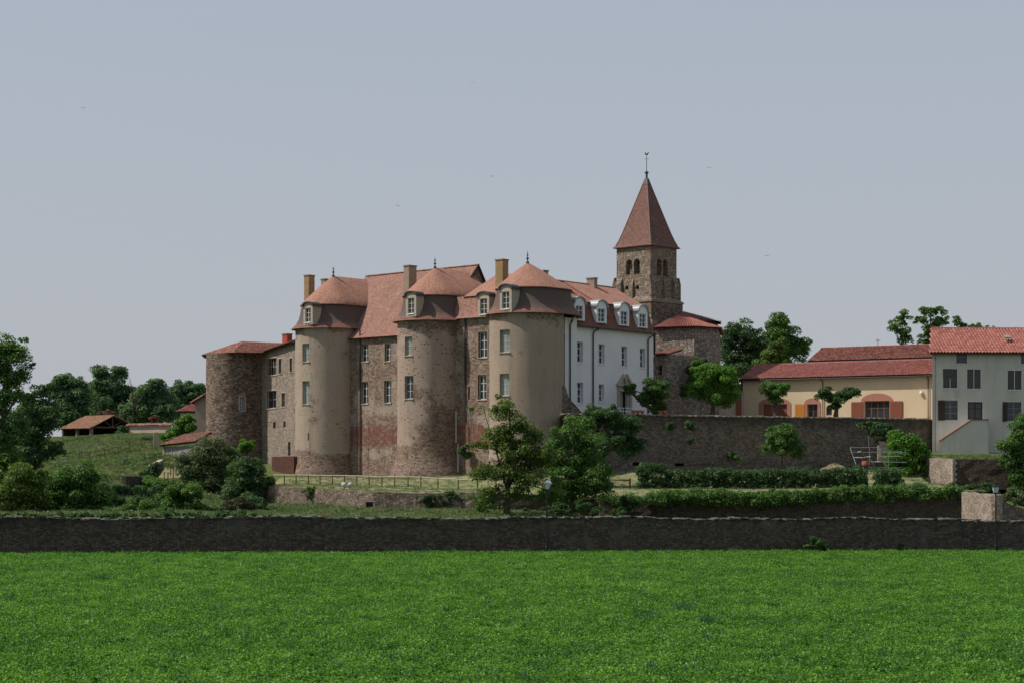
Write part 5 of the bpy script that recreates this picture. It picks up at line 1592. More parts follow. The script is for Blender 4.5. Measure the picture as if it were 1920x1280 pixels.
# open barn on the hill
barn = thing('open_barn', at_pt(172,290)+Vector((0,0,9.1)), 'open sided barn with brown tile roof on posts on the left hillside', 'barn')
Yb = 288.0
g0 = at_pt(171,Yb); e_ = Vector((.72,.69,0)); dB = Vector((-.72,.69,0)); GW, GL = 8.0, 8.2
ze, zr, zb = zat(799,Yb), zat(778.5,291), zat(823,Yb)
def BP(a, l, z): return g0 + e_*a + dB*l + Vector((0,0,z))
tiled_plane(barn, [BP(-.7,GL,ze-.35), BP(-.7,-.5,ze-.35), BP(GW/2,-.5,zr), BP(GW/2,GL,zr)], M['canal_barn'], .34)
tiled_plane(barn, [BP(GW+.7,-.5,ze-.35), BP(GW+.7,GL,ze-.35), BP(GW/2,GL,zr), BP(GW/2,-.5,zr)], M['canal_barn'], .34)
for a, l in ((0,0), (0,GL/2), (0,GL), (GW,0), (GW,GL), (GW/2,GL)):
    m = MB(); m.box(BP(a,l,(ze+zb)/2-.3), e_*.22, dB*.22, (0,0,(ze-zb)/2+.3)); m.build('post', M['surround_dark'] if l < GL else M['wood_dark'], barn)
m = MB(); 
for l in (0, GL/2):
    m.tube([BP(0,l,ze-.1), BP(GW,l,ze-.1)], .13, 6); m.tube([BP(0,l,ze-.05), BP(GW/2,l,zr-.15)], .11, 6); m.tube([BP(GW,l,ze-.05), BP(GW/2,l,zr-.15)], .11, 6); m.tube([BP(GW/2,l,ze), BP(GW/2,l,zr-.2)], .1, 6); m.tube([BP(GW/2,l,ze), BP(GW*.28,l,ze+.95)], .07, 6); m.tube([BP(GW/2,l,ze), BP(GW*.72,l,ze+.95)], .07, 6)
m.build('roof_truss', M['wood'], barn)
m = MB(); m.face([BP(0,GL,zb-.5), BP(GW,GL,zb-.5), BP(GW,GL,ze), BP(GW/2,GL,zr-.1), BP(0,GL,ze)]); m.face([BP(GW,0,zb-.5), BP(GW,GL,zb-.5), BP(GW,GL,ze), BP(GW,0,ze)]); m.build('back_boarding', M['wood_dark'], barn)
# tile-capped wall right of the barn
tw = thing('tile_capped_wall', at_pt(285,280)+Vector((0,0,9.4)), 'low pink stone wall with a tiled coping right of the open barn', 'wall')
a, b = at_pt(238,284), at_pt(322,278); S_ = Plane(a.xy, (b-a).xy); L_ = (b-a).length
m = MB(); wall(m, S_, 0, L_, 8.4, zat(797,281), du=1, dv=1, jitter=.02); m.build('wall_face', M['pinkish'], tw)
canal_roof('coping_tiles', M['canal_old'], tw, [S_.pt(0,zat(797,281),-.3), S_.pt(L_,zat(797,281),-.3), S_.pt(L_,zat(793.5,281),.35), S_.pt(0,zat(793.5,281),.35)], .3)
gp = MB(); p = W(294,842,222); gp.box(p+Vector((0,0,.8)), (.40,.1,0), (-.1,.40,0), (0,0,1.05)); tag(gp.build('gate_pillar', M['pinkish']), 'square rendered gate pillar at the upper end of the timber handrail', 'pillar')

# ------------------------------------------------------------------ walls of the lower terraces
def run_wall(name, label, pts, thick, mat, jitter=.04, cat='wall', du=.6):
    """pts: list of (x, y, z_bottom, z_top); visible face first, top cap and back"""
    t = thing(name, Vector((pts[0][0], pts[0][1], pts[0][2])), label, cat)
    m = MB(); uacc = 0; rnd = random.Random(len(label))
    for (x0,y0,b0,t0_), (x1,y1,b1,t1_) in zip(pts, pts[1:]):
        L = math.hypot(x1-x0, y1-y0); n = max(1, int(L/du)); d = Vector(((x1-x0)/L, (y1-y0)/L, 0)); ni = Vector((-d.y, d.x, 0))
        nv = 6
        J = [[rnd.uniform(-jitter, jitter) for _ in range(nv+1)] for _ in range(n+1)]
        for q in (0, n):
            J[q] = [0]*(nv+1)
        T_ = [rnd.uniform(-jitter*1.2, jitter*1.2) for _ in range(n+1)]
        T_[0] = T_[-1] = 0
        def P(i, j, dep=0):
            s = i/n; zb_ = b0+(b1-b0)*s; zt_ = t0_+(t1_-t0_)*s + T_[i]
            return Vector((x0, y0, 0)) + d*(L*s) + ni*(dep+J[i][j]) + Vector((0,0,zb_+(zt_-zb_)*j/nv))
        for i in range(n):
            for j in range(nv):
                q = [P(i,j), P(i+1,j), P(i+1,j+1), P(i,j+1)]
                m.face(q, [(uacc+L*i/n, q[0].z), (uacc+L*(i+1)/n, q[1].z), (uacc+L*(i+1)/n, q[2].z), (uacc+L*i/n, q[3].z)])
                q = [P(i+1,j,thick), P(i,j,thick), P(i,j+1,thick), P(i+1,j+1,thick)]
                m.face(q, [(uacc+L*(i+1)/n, q[0].z), (uacc+L*i/n, q[1].z), (uacc+L*i/n, q[2].z), (uacc+L*(i+1)/n, q[3].z)])
            m.face([P(i,nv), P(i+1,nv), P(i+1,nv,thick), P(i,nv,thick)], [(uacc+L*i/n,t0_), (uacc+L*(i+1)/n,t0_), (uacc+L*(i+1)/n,t0_+thick), (uacc+L*i/n,t0_+thick)])
        for i in (0, n):
            q = [P(i,0), P(i,0,thick), P(i,nv,thick), P(i,nv)]
            m.face(q, [(0,q[0].z),(thick,q[1].z),(thick,q[2].z),(0,q[3].z)])
        uacc += L
    m.build('wall_face', mat, t)
    return t
def wp(px, Y, ytop, ybot): return (xat(px,Y), Y, zat(ybot,Y), zat(ytop,Y))
run_wall('left_terrace_wall', 'low pale stone terrace wall below the castle lawn and rail fence',
         [wp(470,162,906,968), wp(515,160,911.5,966), wp(610,154.5,916,966), wp(700,150,922,966), wp(800,149,923.5,966), wp(905,148,923.5,966)], .5, M['low_wall'])
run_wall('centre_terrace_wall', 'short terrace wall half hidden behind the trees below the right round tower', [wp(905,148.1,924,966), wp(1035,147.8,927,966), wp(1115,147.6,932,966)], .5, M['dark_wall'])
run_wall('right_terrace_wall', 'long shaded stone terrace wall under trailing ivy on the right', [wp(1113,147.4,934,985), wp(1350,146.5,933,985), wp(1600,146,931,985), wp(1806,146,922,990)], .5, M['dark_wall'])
# pale gate post wall end
m = MB(); p = W(1136,966,146.8); m.box(p+Vector((0,0,.7)), (.55,0,0), (0,.25,0), (0,0,1.0)); tag(m.build('stone_pier', M['surround_dark']), 'pale square stone pier at the left end of the ivy covered terrace wall', 'pillar')
g = run_wall('garden_corner_wall', 'dark garden wall with one sunlit side below the grey house', [(39.4,171.5,3.0,5.95), (40.55,162.0,3.0,5.78)], .5, M['rubble_light'])  # paler stone paints sunlight on this side, darker stone paints shade on the front
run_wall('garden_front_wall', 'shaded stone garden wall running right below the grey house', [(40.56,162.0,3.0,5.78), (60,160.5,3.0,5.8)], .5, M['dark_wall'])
qs = MB(); rq = random.Random(9); z = 3.1; kk = 0
while z < 5.7:
    h = rq.uniform(.2,.3); qs = MB(); w_ = .42 if kk % 2 else .28
    qs.box((40.53, 162.0+.0, z+h/2), (.05,-.05*0+0,0), (0,.0+w_/2+.1,0), (0,0,h/2-.012)); qs.box((40.53+w_/2, 161.97, z+h/2), (w_/2,0,0), (0,.045,0), (0,0,h/2-.012))
    qs.build('corner_stone', M['surround'], g); z += h; kk += 1
run_wall('sunlit_wall', 'short sunlit pale stone wall just behind the right lamp post', [(xat(1803,139.5),139.5,0,zat(921,139.5)), (xat(1868,131.0),131.0,0,zat(927,131.0))], .45, M['rubble_light'])
run_wall('broken_wall', 'crumbling pinkish wall sloping down right of the lamp post', [(xat(1868,131.1),131.1,0,zat(930,131)), (xat(1895,132),132,0,zat(945,132)), (xat(1935,133),133,0,zat(957,133))], .45, M['low_wall'])
run_wall('hill_garden_wall', 'weathered low wall bending round a grass plot on the left slope', [wp(229,168,903,928), wp(236,162,892,927), wp(266,165,892,915)], .4, M['dark_wall'])
pa_ = [wp(286,176,872,900), wp(322,190,852,862)]
run_wall('path_kerb_wall', 'low pale slab wall edging the steep dry path left of the shed', [(p[0],p[1],p[2]-.3,p[3]) for p in pa_], .45, M['surround'], .01)
m = MB(); m.face([W(292,903,172)+Vector((0,0,.05)), W(345,906,171)+Vector((0,0,.05)), W(352,856,189), W(322,853,190.5)]); tag(m.build('path', M['path']), kind='structure')

# the long dark wall along the field
fw = thing('field_wall', Vector((0, wall_y(0), -.6)), 'long dark stone wall running along the far edge of the green field', 'wall')
rnd = random.Random(77)
m = MB(); dW = Vector((1, .2193, 0)).normalized(); nW = Vector((-dW.y, dW.x, 0)); P0 = Vector((-62, wall_y(-62), 0))
LW = 132.0; nW_ = 300
def top_z(x):
    return 1.90 - .0085*x + .06*math.sin(x*.31)+.04*math.sin(x*.83+1) - (max(0, x-15)*.006)
J = {}
def FP(i, j, dep=0.0, nv=7):
    s = LW*i/nW_; p = P0 + dW*s; zt = top_z(p.x)-.08; zb = field_z(p.x)-.4
    if (i, j, dep) not in J: J[(i, j, dep)] = rnd.uniform(-.05, .05)
    return p + nW*(dep+J[(i, j, dep)]) + Vector((0,0,zb+(zt-zb)*j/nv))
for i in range(nW_):
    u0, u1 = LW*i/nW_, LW*(i+1)/nW_
    for j in range(7):
        q = [FP(i,j), FP(i+1,j), FP(i+1,j+1), FP(i,j+1)]; m.face(q, [(u0,q[0].z),(u1,q[1].z),(u1,q[2].z),(u0,q[3].z)])
        q = [FP(i+1,j,.55), FP(i,j,.55), FP(i,j+1,.55), FP(i+1,j+1,.55)]; m.face(q, [(u1,q[0].z),(u0,q[1].z),(u0,q[2].z),(u1,q[3].z)])
    m.face([FP(i,7), FP(i+1,7), FP(i+1,7,.55), FP(i,7,.55)])
m.build('wall_face', M['field_wall'], fw)
protos = []
cop = mat_plain('pale_coping_stone', (.10,.093,.082), .95, .5, 3.0, bump=.02)
for k in range(7):
    L_, H_ = rnd.uniform(.24,.44), rnd.uniform(.06,.13)
    pts_ = [(x*L_/2*rnd.uniform(.8,1.15), y*.32*rnd.uniform(.85,1.1), z*H_/2*rnd.uniform(.6,1.3)) for x in (-1,1) for y in (-1,1) for z in (-1,1)]
    me = bpy.data.meshes.new('coping_stone'); me.from_pydata(pts_, [], ((0,1,3,2),(4,6,7,5),(0,4,5,1),(2,3,7,6),(0,2,6,4),(1,5,7,3))); me.uv_layers.new(name='UVMap'); me.materials.append(cop); protos.append(me)
a_ = math.atan2(dW.y, dW.x); s = 62-36.5; cnt = 0
rest = MB()
while s < LW-.5:
    p = P0 + dW*s
    if abs(p.x) < 38 and cnt < 260:
        o = bpy.data.objects.new('coping_stone', rnd.choice(protos)); SC.collection.objects.link(o); o.parent = fw
        o.location = p + nW*(.26+rnd.uniform(-.05,.05)) + Vector((0,0,top_z(p.x)+rnd.uniform(-.06,.03))) - world_loc(fw)
        o.rotation_euler = (rnd.uniform(-.1,.1), rnd.uniform(-.1,.1), a_+rnd.uniform(-.15,.15)); cnt += 1
    s += rnd.uniform(.26, .34)
# red tile fragment on the coping
m = MB(); p = W(608,969,114.6); m.box((p.x, wall_y(p.x)+.3, top_z(p.x)+.1), (.28,.05,0), (-.03,.15,0), (0,0,.04)); m.box((p.x+.25, wall_y(p.x)+.25, top_z(p.x)+.09), (.18,.05,.02), (-.03,.12,0), (0,0,.035)); tag(m.build('broken_tile', M['terracotta']), 'broken red roof tile lying on the field wall below the leftmost tower', 'tile')

# ------------------------------------------------------------------ rail fence on the lawn
fence = thing('rail_fence', pc(690,912,164), 'low timber post and rail fence across the lawn below the round towers', 'fence')
fpx = [511,533,555,578,600,623,646,669,692,716,740,765,789,821,859,895,930]
def fY(px): return 171 - (px-511)*.037 if px < 716 else 163.4-(px-716)*.034
prev = None
for px in fpx:
    Y = fY(px); x = xat(px, Y); z = lz(x, Y)
    m = MB(); m.tube([(x,Y,z-.3), (x,Y,z+1.02)], [.065,.06], 7); m.build('post', M['wood'], fence)
    top = Vector((x, Y, z+.93))
    if prev is not None:
        m = MB(); m.tube([prev, top+Vector((0,0,random.uniform(-.03,.03)))], .065, 6); m.build('rail', M['wood_pale'], fence)
    prev = top
fr2 = thing('short_rail', pc(1160,908,157), 'short stretch of brown rail fence left of the long clipped hedge', 'fence')
prev = None
for px in (1140, 1181):
    Y = 157.5; x = xat(px, Y); z = lz(x, Y)
    m = MB(); m.tube([(x,Y,z-.3), (x,Y,z+.9)], .09, 7); m.build('post', M['wood'], fr2)
    if prev is not None:
        m = MB(); m.tube([prev, Vector((x,Y,z+.75))], .07, 6); m.build('rail', M['wood'], fr2)
    prev = Vector((x, Y, z+.75))
# timber handrail on the left slope
hr = thing('slope_handrail', pc(220,850,215), 'long timber handrail climbing the grass slope below the open barn', 'fence')
hp = [(148,868,205), (168,866,207), (196,861,210), (221,856,213), (243,850,216), (266,844,219), (288,838,222)]
pv = None
for px, py, Y in hp:
    x, z = xat(px, Y), max(zat(py, Y), gz(xat(px, Y), Y))
    m = MB(); m.tube([(x,Y,z-.4), (x,Y,z+1.25)], .06, 6); m.build('post', M['wood'], hr)
    a, b = Vector((x,Y,z+1.22)), Vector((x,Y,z+.65))
    if pv:
        m = MB(); m.tube([pv[0], a], .04, 6); m.build('rail', M['wood'], hr); m = MB(); m.tube([pv[1], b], .035, 6); m.build('rail', M['wood'], hr)
    pv = (a, b)
sr = thing('path_railing', pc(330,880,178), 'short brown posts and rails climbing the dry path right of the slab wall', 'fence')
pv = None
for px, py, Y in ((308,902,170), (315,903,170), (325,904,171), (320,886,174), (326,880,177), (331,873,180), (336,866,183), (341,860,185)):
    x, z = xat(px, Y), zat(py, Y)
    m = MB(); m.tube([(x,Y,z-.3), (x,Y,z+.95)], .05, 6); m.build('post', M['wood'], sr)
    a = Vector((x,Y,z+.9))
    if pv is not None and px != 320:
        m = MB(); m.tube([pv, a], .04, 6); m.build('rail', M['wood_pale'], sr)
    pv = a

# floodlights on the lawn
fl = thing('floodlight', (xat(650,157), 157, lz(xat(650,157),157)), 'pair of small grey floodlights on the lawn in front of the rail fence', 'floodlight')
for dx, tl in ((-.22,-.3), (.28,.35)):
    m = MB(); c = Vector((xat(650,157)+dx, 157, lz(xat(650,157),157)+.38))
    ax = Vector((tl, .8, .35)).normalized(); m.tube([c-ax*.18, c-ax*.08, c+ax*.16, c+ax*.2], [.12,.21,.24,.21], 12); m.build('lamp_head', M['flood'], fl)
    m = MB(); m.tube([c-Vector((0,0,.5)), c-Vector((0,0,.15))], .04, 6); m.build('stand', M['iron'], fl)

# ------------------------------------------------------------------ lamp posts on the field side of the wall
def lamp_post(px, Y, ybase, ytop, label, tilt=0.0, broken=False):
    x = xat(px, Y); zb_ = zat(ybase, Y); zt_ = zat(ytop, Y)
    t = thing('lamp_post', (x, Y, zb_), label, 'street lamp')
    m = MB(); H = zt_-.75-zb_
    m.lathe((x,Y,zb_-.4), [(0,0),(.13,0),(.13,.7),(.09,.85),(.07,1.2),(.055,1.25),(.045,H+.3),(.07,H+.34),(.07,H+.4),(0,H+.4)], 10); m.build('pole', M['iron'], t)
    zc = zb_+H
    tv = Vector((tilt, 0, 1)).normalized(); rx = Vector((1,0,-tilt)).normalized(); ry = Vector((0,1,0))
    def L(r, h): return [Vector((x,Y,zc)) + tv*h + rx*r*a + ry*r*b for a, b in ((-1,-1),(1,-1),(1,1),(-1,1))]
    g = MB(); a, b = L(.12,.02), L(.20,.40)
    for i in range(4): k = (i+1) % 4; g.face([a[i],a[k],b[k],b[i]])
    g.face(a[::-1]); g.face(b); g.build('lamp_glass', M['lamp_glass'], t)
    f = MB()
    a, b = L(.135,0), L(.215,.42)
    for i in range(4): f.tube([a[i], b[i]], .014, 4)
    for q in (a, b):
        for i in range(4): f.tube([q[i], q[(i+1) % 4]], .016, 4)
    f.build('lamp_frame', M['iron'], t)
    c = MB(); q = [L(.24,.42), L(.15,.56), L(.09,.60), L(.09,.68), L(.02,.74)]
    for a, b in zip(q, q[1:]):
        for i in range(4): k = (i+1) % 4; c.face([a[i],a[k],b[k],b[i]])
    c.face(q[0][::-1]); c.build('lamp_cap', M['zinc'] if broken else M['iron'], t)
    return t
lamp_post(1025, 116.8, 1034, 895, 'tall lamp post with bright tilted lantern in front of the field wall', .25, True)
lamp_post(1867, 122.8, 1031, 903, 'black lantern on a slim post at the right end of the field wall', 0.0)

# ------------------------------------------------------------------ scaffold, heap, pots, railing
scf = thing('scaffold', pc(1640,880,172), 'collapsed looking frame of grey scaffold tubes beside the bright shrub', 'scaffold')
Ys = 165.6
segs = [((1594,838),(1650,838)), ((1594,847),(1650,847)), ((1594,838),(1605,870)), ((1612,838),(1622,856)), ((1622,856),(1633,855)), ((1630,838),(1630,870)), ((1628,815),(1629,838)), ((1630,855),(1642,878)), ((1650,838),(1650,858)), ((1652,855),(1662,878)),
        ((1652,855),(1693,855)), ((1640,865),(1700,866)), ((1650,846),(1700,848)), ((1666,846),(1666,880)), ((1633,865),(1652,865)), ((1628,876),(1690,876)), ((1600,857),(1622,857)), ((1608,846),(1614,846)), ((1640,878),(1660,889)), ((1666,880),(1700,884))]
for i, (a, b) in enumerate(segs):
    m = MB(); m.tube([W(*a, Ys+(i % 3)*.5), W(*b, Ys+(i % 2)*.7)], .028, 6); m.build('tube', M['steel'], scf)
m = MB(); p = W(1622,868,172); m.lathe(p-Vector((0,0,.2)), [(0,0),(.3,0),(.34,.15),(.3,.4),(0,.45)], 10); tag(m.build('orange_tub', M['terracotta']), 'small orange tub among the scaffold tubes', 'tub')
hm = MB(); rh = random.Random(4)
for cx, cy, rr, hh in ((1566,890,2.4,1.35), (1590,890,1.5,.8), (1540,892,1.6,.7)):
    c = W(cx, cy, 173); n = 22
    R_ = [[(rr*(k/6)*rh.uniform(.85,1.15)) for _ in range(n)] for k in range(7)]
    P_ = [[c+Vector((R_[k][i]*math.cos(6.283*i/n), R_[k][i]*math.sin(6.283*i/n)*.8, hh*(1-(k/6)**1.3)*rh.uniform(.85,1.12)-.2)) for i in range(n)] for k in range(7)]
    for k in range(6):
        for i in range(n): hm.face([P_[k][i], P_[k][(i+1) % n], P_[k+1][(i+1) % n], P_[k+1][i]])
tag(hm.build('earth_heap', M['rubble_heap']), 'heap of earth and dry cuttings at the foot of the retaining wall', 'heap')
bl = MB(); p = W(1656,836,173.5); bl.face([p+Vector((-.5,0,-1.5)), p+Vector((.6,0,-1.5)), p+Vector((.5,0,.1)), p+Vector((.1,0,.45)), p+Vector((-.45,0,.55))]); bl.box(p+Vector((.05,.35,-.7)), (.5,0,0), (0,.3,0), (0,0,.8))
tag(bl.build('leaning_slab', M['rubble_light']), 'pinkish block of masonry standing behind the scaffold tubes', 'stone')
rl = thing('terrace_railing', W(1182,770,170.2), 'small white railing on the courtyard edge before the white doorway', 'railing')
prev = None
for i in range(9):
    px = 1160+i*6; u_ = SR.hit(px)[0]; p = SR.pt(u_, 10.05, .3)
    m = MB(); m.tube([p, p+Vector((0,0,.6))], .02, 5); m.build('baluster', M['white_trim'], rl)
    if prev is not None:
        for h_ in (.6, .3): m = MB(); m.tube([prev+Vector((0,0,h_)), p+Vector((0,0,h_))], .022, 5); m.build('rail', M['white_trim'], rl)
    prev = p
pots = [1190, 1198, 1206, 1240, 1250]
lab = ['first', 'second', 'third', 'fourth', 'fifth']
for i, px in enumerate(pots):
    u_ = SR.hit(px)[0]; p = SR.pt(u_, 10.06, .15)
    m = MB(); m.lathe(p, [(0,0),(.12,0),(.19,.32),(.21,.32),(.21,.38),(0,.38)], 10); tag(m.build('flower_pot', M['terracotta']), lab[i]+' terracotta flower pot from the left on the courtyard wall edge', 'flower pot', 'terracotta pots on the courtyard wall')
# post beside low wall
wpst = MB(); p = W(777,964,146.5); wpst.box(p+Vector((0,0,.55)), (.09,0,0), (0,.1,0), (0,0,.65)); tag(wpst.build('white_post', M['surround']), 'slim pale stone post leaning on the low terrace wall', 'post')
nch = thing('wall_niche', W(693,960,148.8), 'small arched recess framed in pale stone in the low terrace wall', 'niche')
m = MB()
for dx in (-.38, .38): m.box(W(693,950,149.6)+Vector((dx,0,-.15)), (.08,0,0), (0,.12,0), (0,0,.65))
m.build('jamb', M['surround'], nch); m = MB(); m.box(W(693,950,149.7)+Vector((0,0,-.15)), (.3,0,0), (0,.05,0), (0,0,.6)); m.build('recess', M['void'], nch)

# ------------------------------------------------------------------ trees and shrubs
tree('maple_tree', 'spiky crowned maple standing before the right round tower, largest tree of the centre', 'tree', (950,972), 138,
     [(945,775,26,30), (925,768,14,12), (893,768,16,10), (975,800,24,30), (930,815,26,24), (1000,820,24,26), (905,838,26,16), (960,850,42,30), (1020,858,30,26), (925,885,34,22), (985,895,48,26), (1035,905,36,22), (915,925,36,20), (965,925,40,20), (1010,930,40,18), (935,745,7,12), (890,835,14,12), (950,880,40,30), (1000,870,34,26), (905,890,26,24), (945,820,30,26), (985,840,30,24), (1030,925,28,22), (900,935,28,18), (935,945,40,12)],
     'leaf_maple', .17, 1.0, .26, .22, seed=11, k_per=9, limbs=14, rs=(.3,.5))
tree('ash_tree', 'dense mid green tree behind the left lamp post', 'tree', (1068,968), 143,
     [(1075,800,34,26), (1050,830,34,28), (1100,835,40,34), (1060,880,44,34), (1110,880,40,30), (1075,925,46,22), (1125,915,26,26), (1045,915,30,28), (1090,905,44,30), (1035,870,24,24), (1130,880,26,28), (1075,950,40,12)], 'leaf_mid', .17, 1.05, .2, .3, seed=22, limbs=10)
tree('walnut_tree', 'broad dark tree spreading before the white wing doorway', 'tree', (1130,905), 159,
     [(1125,780,40,24), (1165,800,40,26), (1100,810,36,26), (1150,835,46,26), (1190,835,24,20), (1120,850,40,24), (1140,768,30,14), (1095,790,24,16)], 'leaf_dark', .19, .95, .22, .35, seed=33, limbs=10)
tree('young_tree', 'slim young tree rising above the clipped hedge against the retaining wall', 'tree', (1466,886), 163,
     [(1465,805,24,16), (1455,825,26,14), (1480,828,24,16), (1438,840,20,9), (1470,845,32,12), (1495,855,16,9), (1462,822,32,26), (1485,840,22,16)], 'leaf_mid', .17, .85, .1, .45, seed=44, limbs=8, rs=(.32,.5))
shrub('bright_shrub', 'bright green shrub beside the scaffold tubes at the garden wall', 'shrub', 169, [(1700,828,32,24), (1690,850,30,30), (1722,845,22,28), (1705,880,36,26), (1680,815,14,10)], 'leaf_bright', .2, 1.1, seed=55)
shrub('ivy_clump', 'dark ivy mass on the retaining wall above the scaffold', 'shrub', 177, [(1650,810,24,20), (1625,800,20,10), (1655,830,14,12)], 'leaf_dark', .2, 1.0, seed=56, depth=.4)
# pollarded trees in the courtyard
def pollard(label, px, Yp, ell, seed, lm='leaf_mid', base=782, arms=None, tr=.24):
    t = tree('pollard_tree', label, 'tree', (px, base), Yp, ell, lm, .17, 1.15, tr, .45, 'pollarded trees in the courtyard', seed, limbs=7, knob=True, k_per=10, rs=(.34,.5))
    return t
t1_ = pollard('pollard with one leafy limb reaching left before the white doorway', 1228, 173.5, [(1225,728,26,18), (1240,738,20,20), (1215,752,20,14), (1235,762,20,14), (1182,730,12,12)], 61)
b_ = W(1228,768,173.5); e_ = W(1184,735,173.5)
m = MB(); m.tube([b_, b_.lerp(e_,.5)-Vector((0,0,.3)), e_], [.2,.17,.12], 8); m.build('side_limb', M['bark'], t1_)
pollard('tallest pollard, full and bright, beside the choir wall', 1335, 180, [(1330,700,30,22), (1355,712,28,24), (1318,730,26,24), (1345,745,34,22), (1372,735,18,20), (1310,700,16,14)], 62, 'leaf_bright')
pollard('small round pollard before the arched gate of the cream barn', 1455, 180.5, [(1455,732,28,18), (1440,728,16,14), (1470,728,16,14), (1455,748,24,10)], 63)
pollard('wide two lobed pollard before the cream barn, right of the orange shutter', 1567, 182.5, [(1545,738,20,13), (1585,738,24,13), (1566,748,30,12), (1600,735,14,11), (1566,762,16,9)], 64, 'leaf_dark')
shrub('bushy_tree', 'leafy bush filling the gap between choir and tallest pollard', 'shrub', 186, [(1300,700,16,22), (1292,730,12,30), (1310,680,14,12)], 'leaf_mid', .2, 1.0, seed=65)
# trees behind the church and houses
tree('linden_tree', 'round dark green tree just right of the choir', 'tree', (1388,800), 222, [(1385,625,34,26), (1365,650,26,34), (1405,655,30,36), (1425,640,20,26), (1420,680,30,30), (1385,690,44,34), (1375,725,30,20)], 'leaf_dark', .26, 1.0, .35, .3, seed=71)
tree('horse_chestnut', 'tall round crowned tree behind the left end of the cream barn', 'tree', (1465,800), 226, [(1455,618,34,26), (1470,640,34,28), (1440,660,24,26), (1490,655,22,22), (1508,650,16,20), (1465,685,44,24)], 'leaf_mid', .26, 1.0, .35, .3, seed=72)
shrub('pale_treetop', 'lighter green treetop just above the cream barn ridge', 'shrub', 214, [(1455,655,22,22), (1440,675,24,16), (1468,678,24,12)], 'leaf_maple', .24, .8, seed=73)
tree('thin_tree_left', 'open wispy tree left of the grey house roof', 'tree', (1700,800), 218, [(1690,595,18,12), (1680,612,20,12), (1695,625,16,14), (1700,640,18,8)], 'leaf_mid', .22, .75, .2, .5, seed=74, rs=(.3,.45))
tree('acacia_tree', 'tallest feathery tree above the left end of the grey house roof', 'tree', (1750,800), 217, [(1748,585,26,14), (1732,600,20,12), (1765,600,18,14), (1745,620,26,14), (1735,640,18,12)], 'leaf_mid', .22, .8, .25, .5, seed=75, rs=(.3,.45))
tree('low_tree', 'low treetops showing over the middle of the grey house roof', 'tree', (1820,800), 217, [(1795,605,14,10), (1830,612,22,8), (1855,616,14,5), (1812,612,14,8)], 'leaf_mid', .22, .8, .2, .5, seed=76)
tree('edge_tree', 'leafy tree cut by the right edge before the grey house', 'tree', (1925,905), 160, [(1915,800,22,24), (1900,835,26,26), (1925,860,34,36), (1893,868,20,20), (1905,900,26,20), (1935,830,30,60)], 'leaf_mid', .19, 1.05, .25, .3, seed=77)
shrub('right_bush', 'low bush with pale flowers behind the crumbling wall at the right edge', 'shrub', 141, [(1900,925,24,16), (1915,940,20,14), (1890,935,14,10)], 'leaf_elder', .15, 1.0, seed=78)
# wall plants
for i, (a, b, Yv, rx, ry, lb) in enumerate(((1255,800,166.5,9,11,'small dark tuft of plants high on the retaining wall'), (1293,797,168,11,12,'larger leafy tuft just below the top of the retaining wall'), (1293,826,168,7,8,'small tuft halfway down the retaining wall'), (1375,856,171,20,10,'spreading pale plant growing low on the retaining wall'))):
    shrub('wall_plant', lb, 'plant', Yv, [(a,b,rx,ry)], 'leaf_dark' if i < 3 else 'leaf_mid', .15, 1.0, group='plants rooted in the retaining wall', seed=80+i, depth=.5)
# hedges
def hpt(px, Y): x = xat(px, Y); return Vector((x, Y, lz(x, Y)))
me = hedge_mesh('clipped_hedge', M['leaf_dark'], [(hpt(1196,156.3),1.95), (hpt(1300,156.3),1.85), (hpt(1420,156.3),1.7), (hpt(1540,156.3),1.55), (hpt(1625,156.3),1.7)], .9, 91, .15, 1.0)
tag(link_obj('clipped_hedge', me), 'long clipped dark green hedge on the lawn below the retaining wall', 'hedge')
me = hedge_mesh('hedge_end', M['leaf_dark'], [(hpt(1640,156.3),1.5), (hpt(1688,156.3),1.6)], .8, 92, .15, 1.0)
tag(link_obj('hedge', me), 'short separate hedge piece right of the long clipped hedge', 'hedge')
m = MB(); m.box((hpt(1196,156.3)+hpt(1625,156.3))/2+Vector((0,0,.55)), (hpt(1625,156.3)-hpt(1196,156.3))/2, (0,.3,0), (0,0,.6)); 
ivy = []
for (pa_, pb_, h0, h1) in ((1120,1350,.5,.65), (1350,1560,.75,.5), (1560,1690,.5,.9), (1690,1800,.9,1.1)):
    ivy.append((pa_, pb_, h0, h1))
path_ = [(Vector((xat(px,146.2), 146.25, zat(y_,146.2))), h_) for px, y_, h_ in ((1125,946,.7), (1250,944,.95), (1340,946,1.1), (1430,948,1.0), (1520,944,.95), (1600,940,1.0), (1690,938,1.15), (1760,936,1.3), (1803,940,1.25))]
me = hedge_mesh('ivy_hedge', M['leaf_mid'], path_, .8, 93, .15, 1.15, .16)
tag(link_obj('ivy_hedge', me), 'long ragged band of ivy spilling over the right terrace wall', 'hedge')
shrub('ivy_fall', 'dark ivy hanging over the low terrace wall left of the maple', 'plant', 148.6, [(800,930,30,8), (850,930,30,10), (800,940,18,10), (870,935,20,8), (835,942,20,6)], 'leaf_dark', .15, 1.0, seed=94, depth=.3)
shrub('wall_top_bush', 'green bush growing over the low terrace wall below the leftmost tower', 'shrub', 156, [(580,920,24,10), (590,930,16,7)], 'leaf_mid', .15, 1.0, seed=95, depth=.5)
shrub('wall_foot_grass', 'tall green weeds at the foot of the low terrace wall left of its niche', 'plant', 143, [(720,960,34,9), (690,963,40,6)], 'leaf_maple', .13, .8, seed=96, depth=.5)
shrub('green_mound', 'rounded mound of green weeds left of the maple trunk', 'shrub', 141, [(890,958,34,10), (905,950,24,9), (860,963,26,6)], 'leaf_mid', .14, 1.0, seed=97, depth=.6)
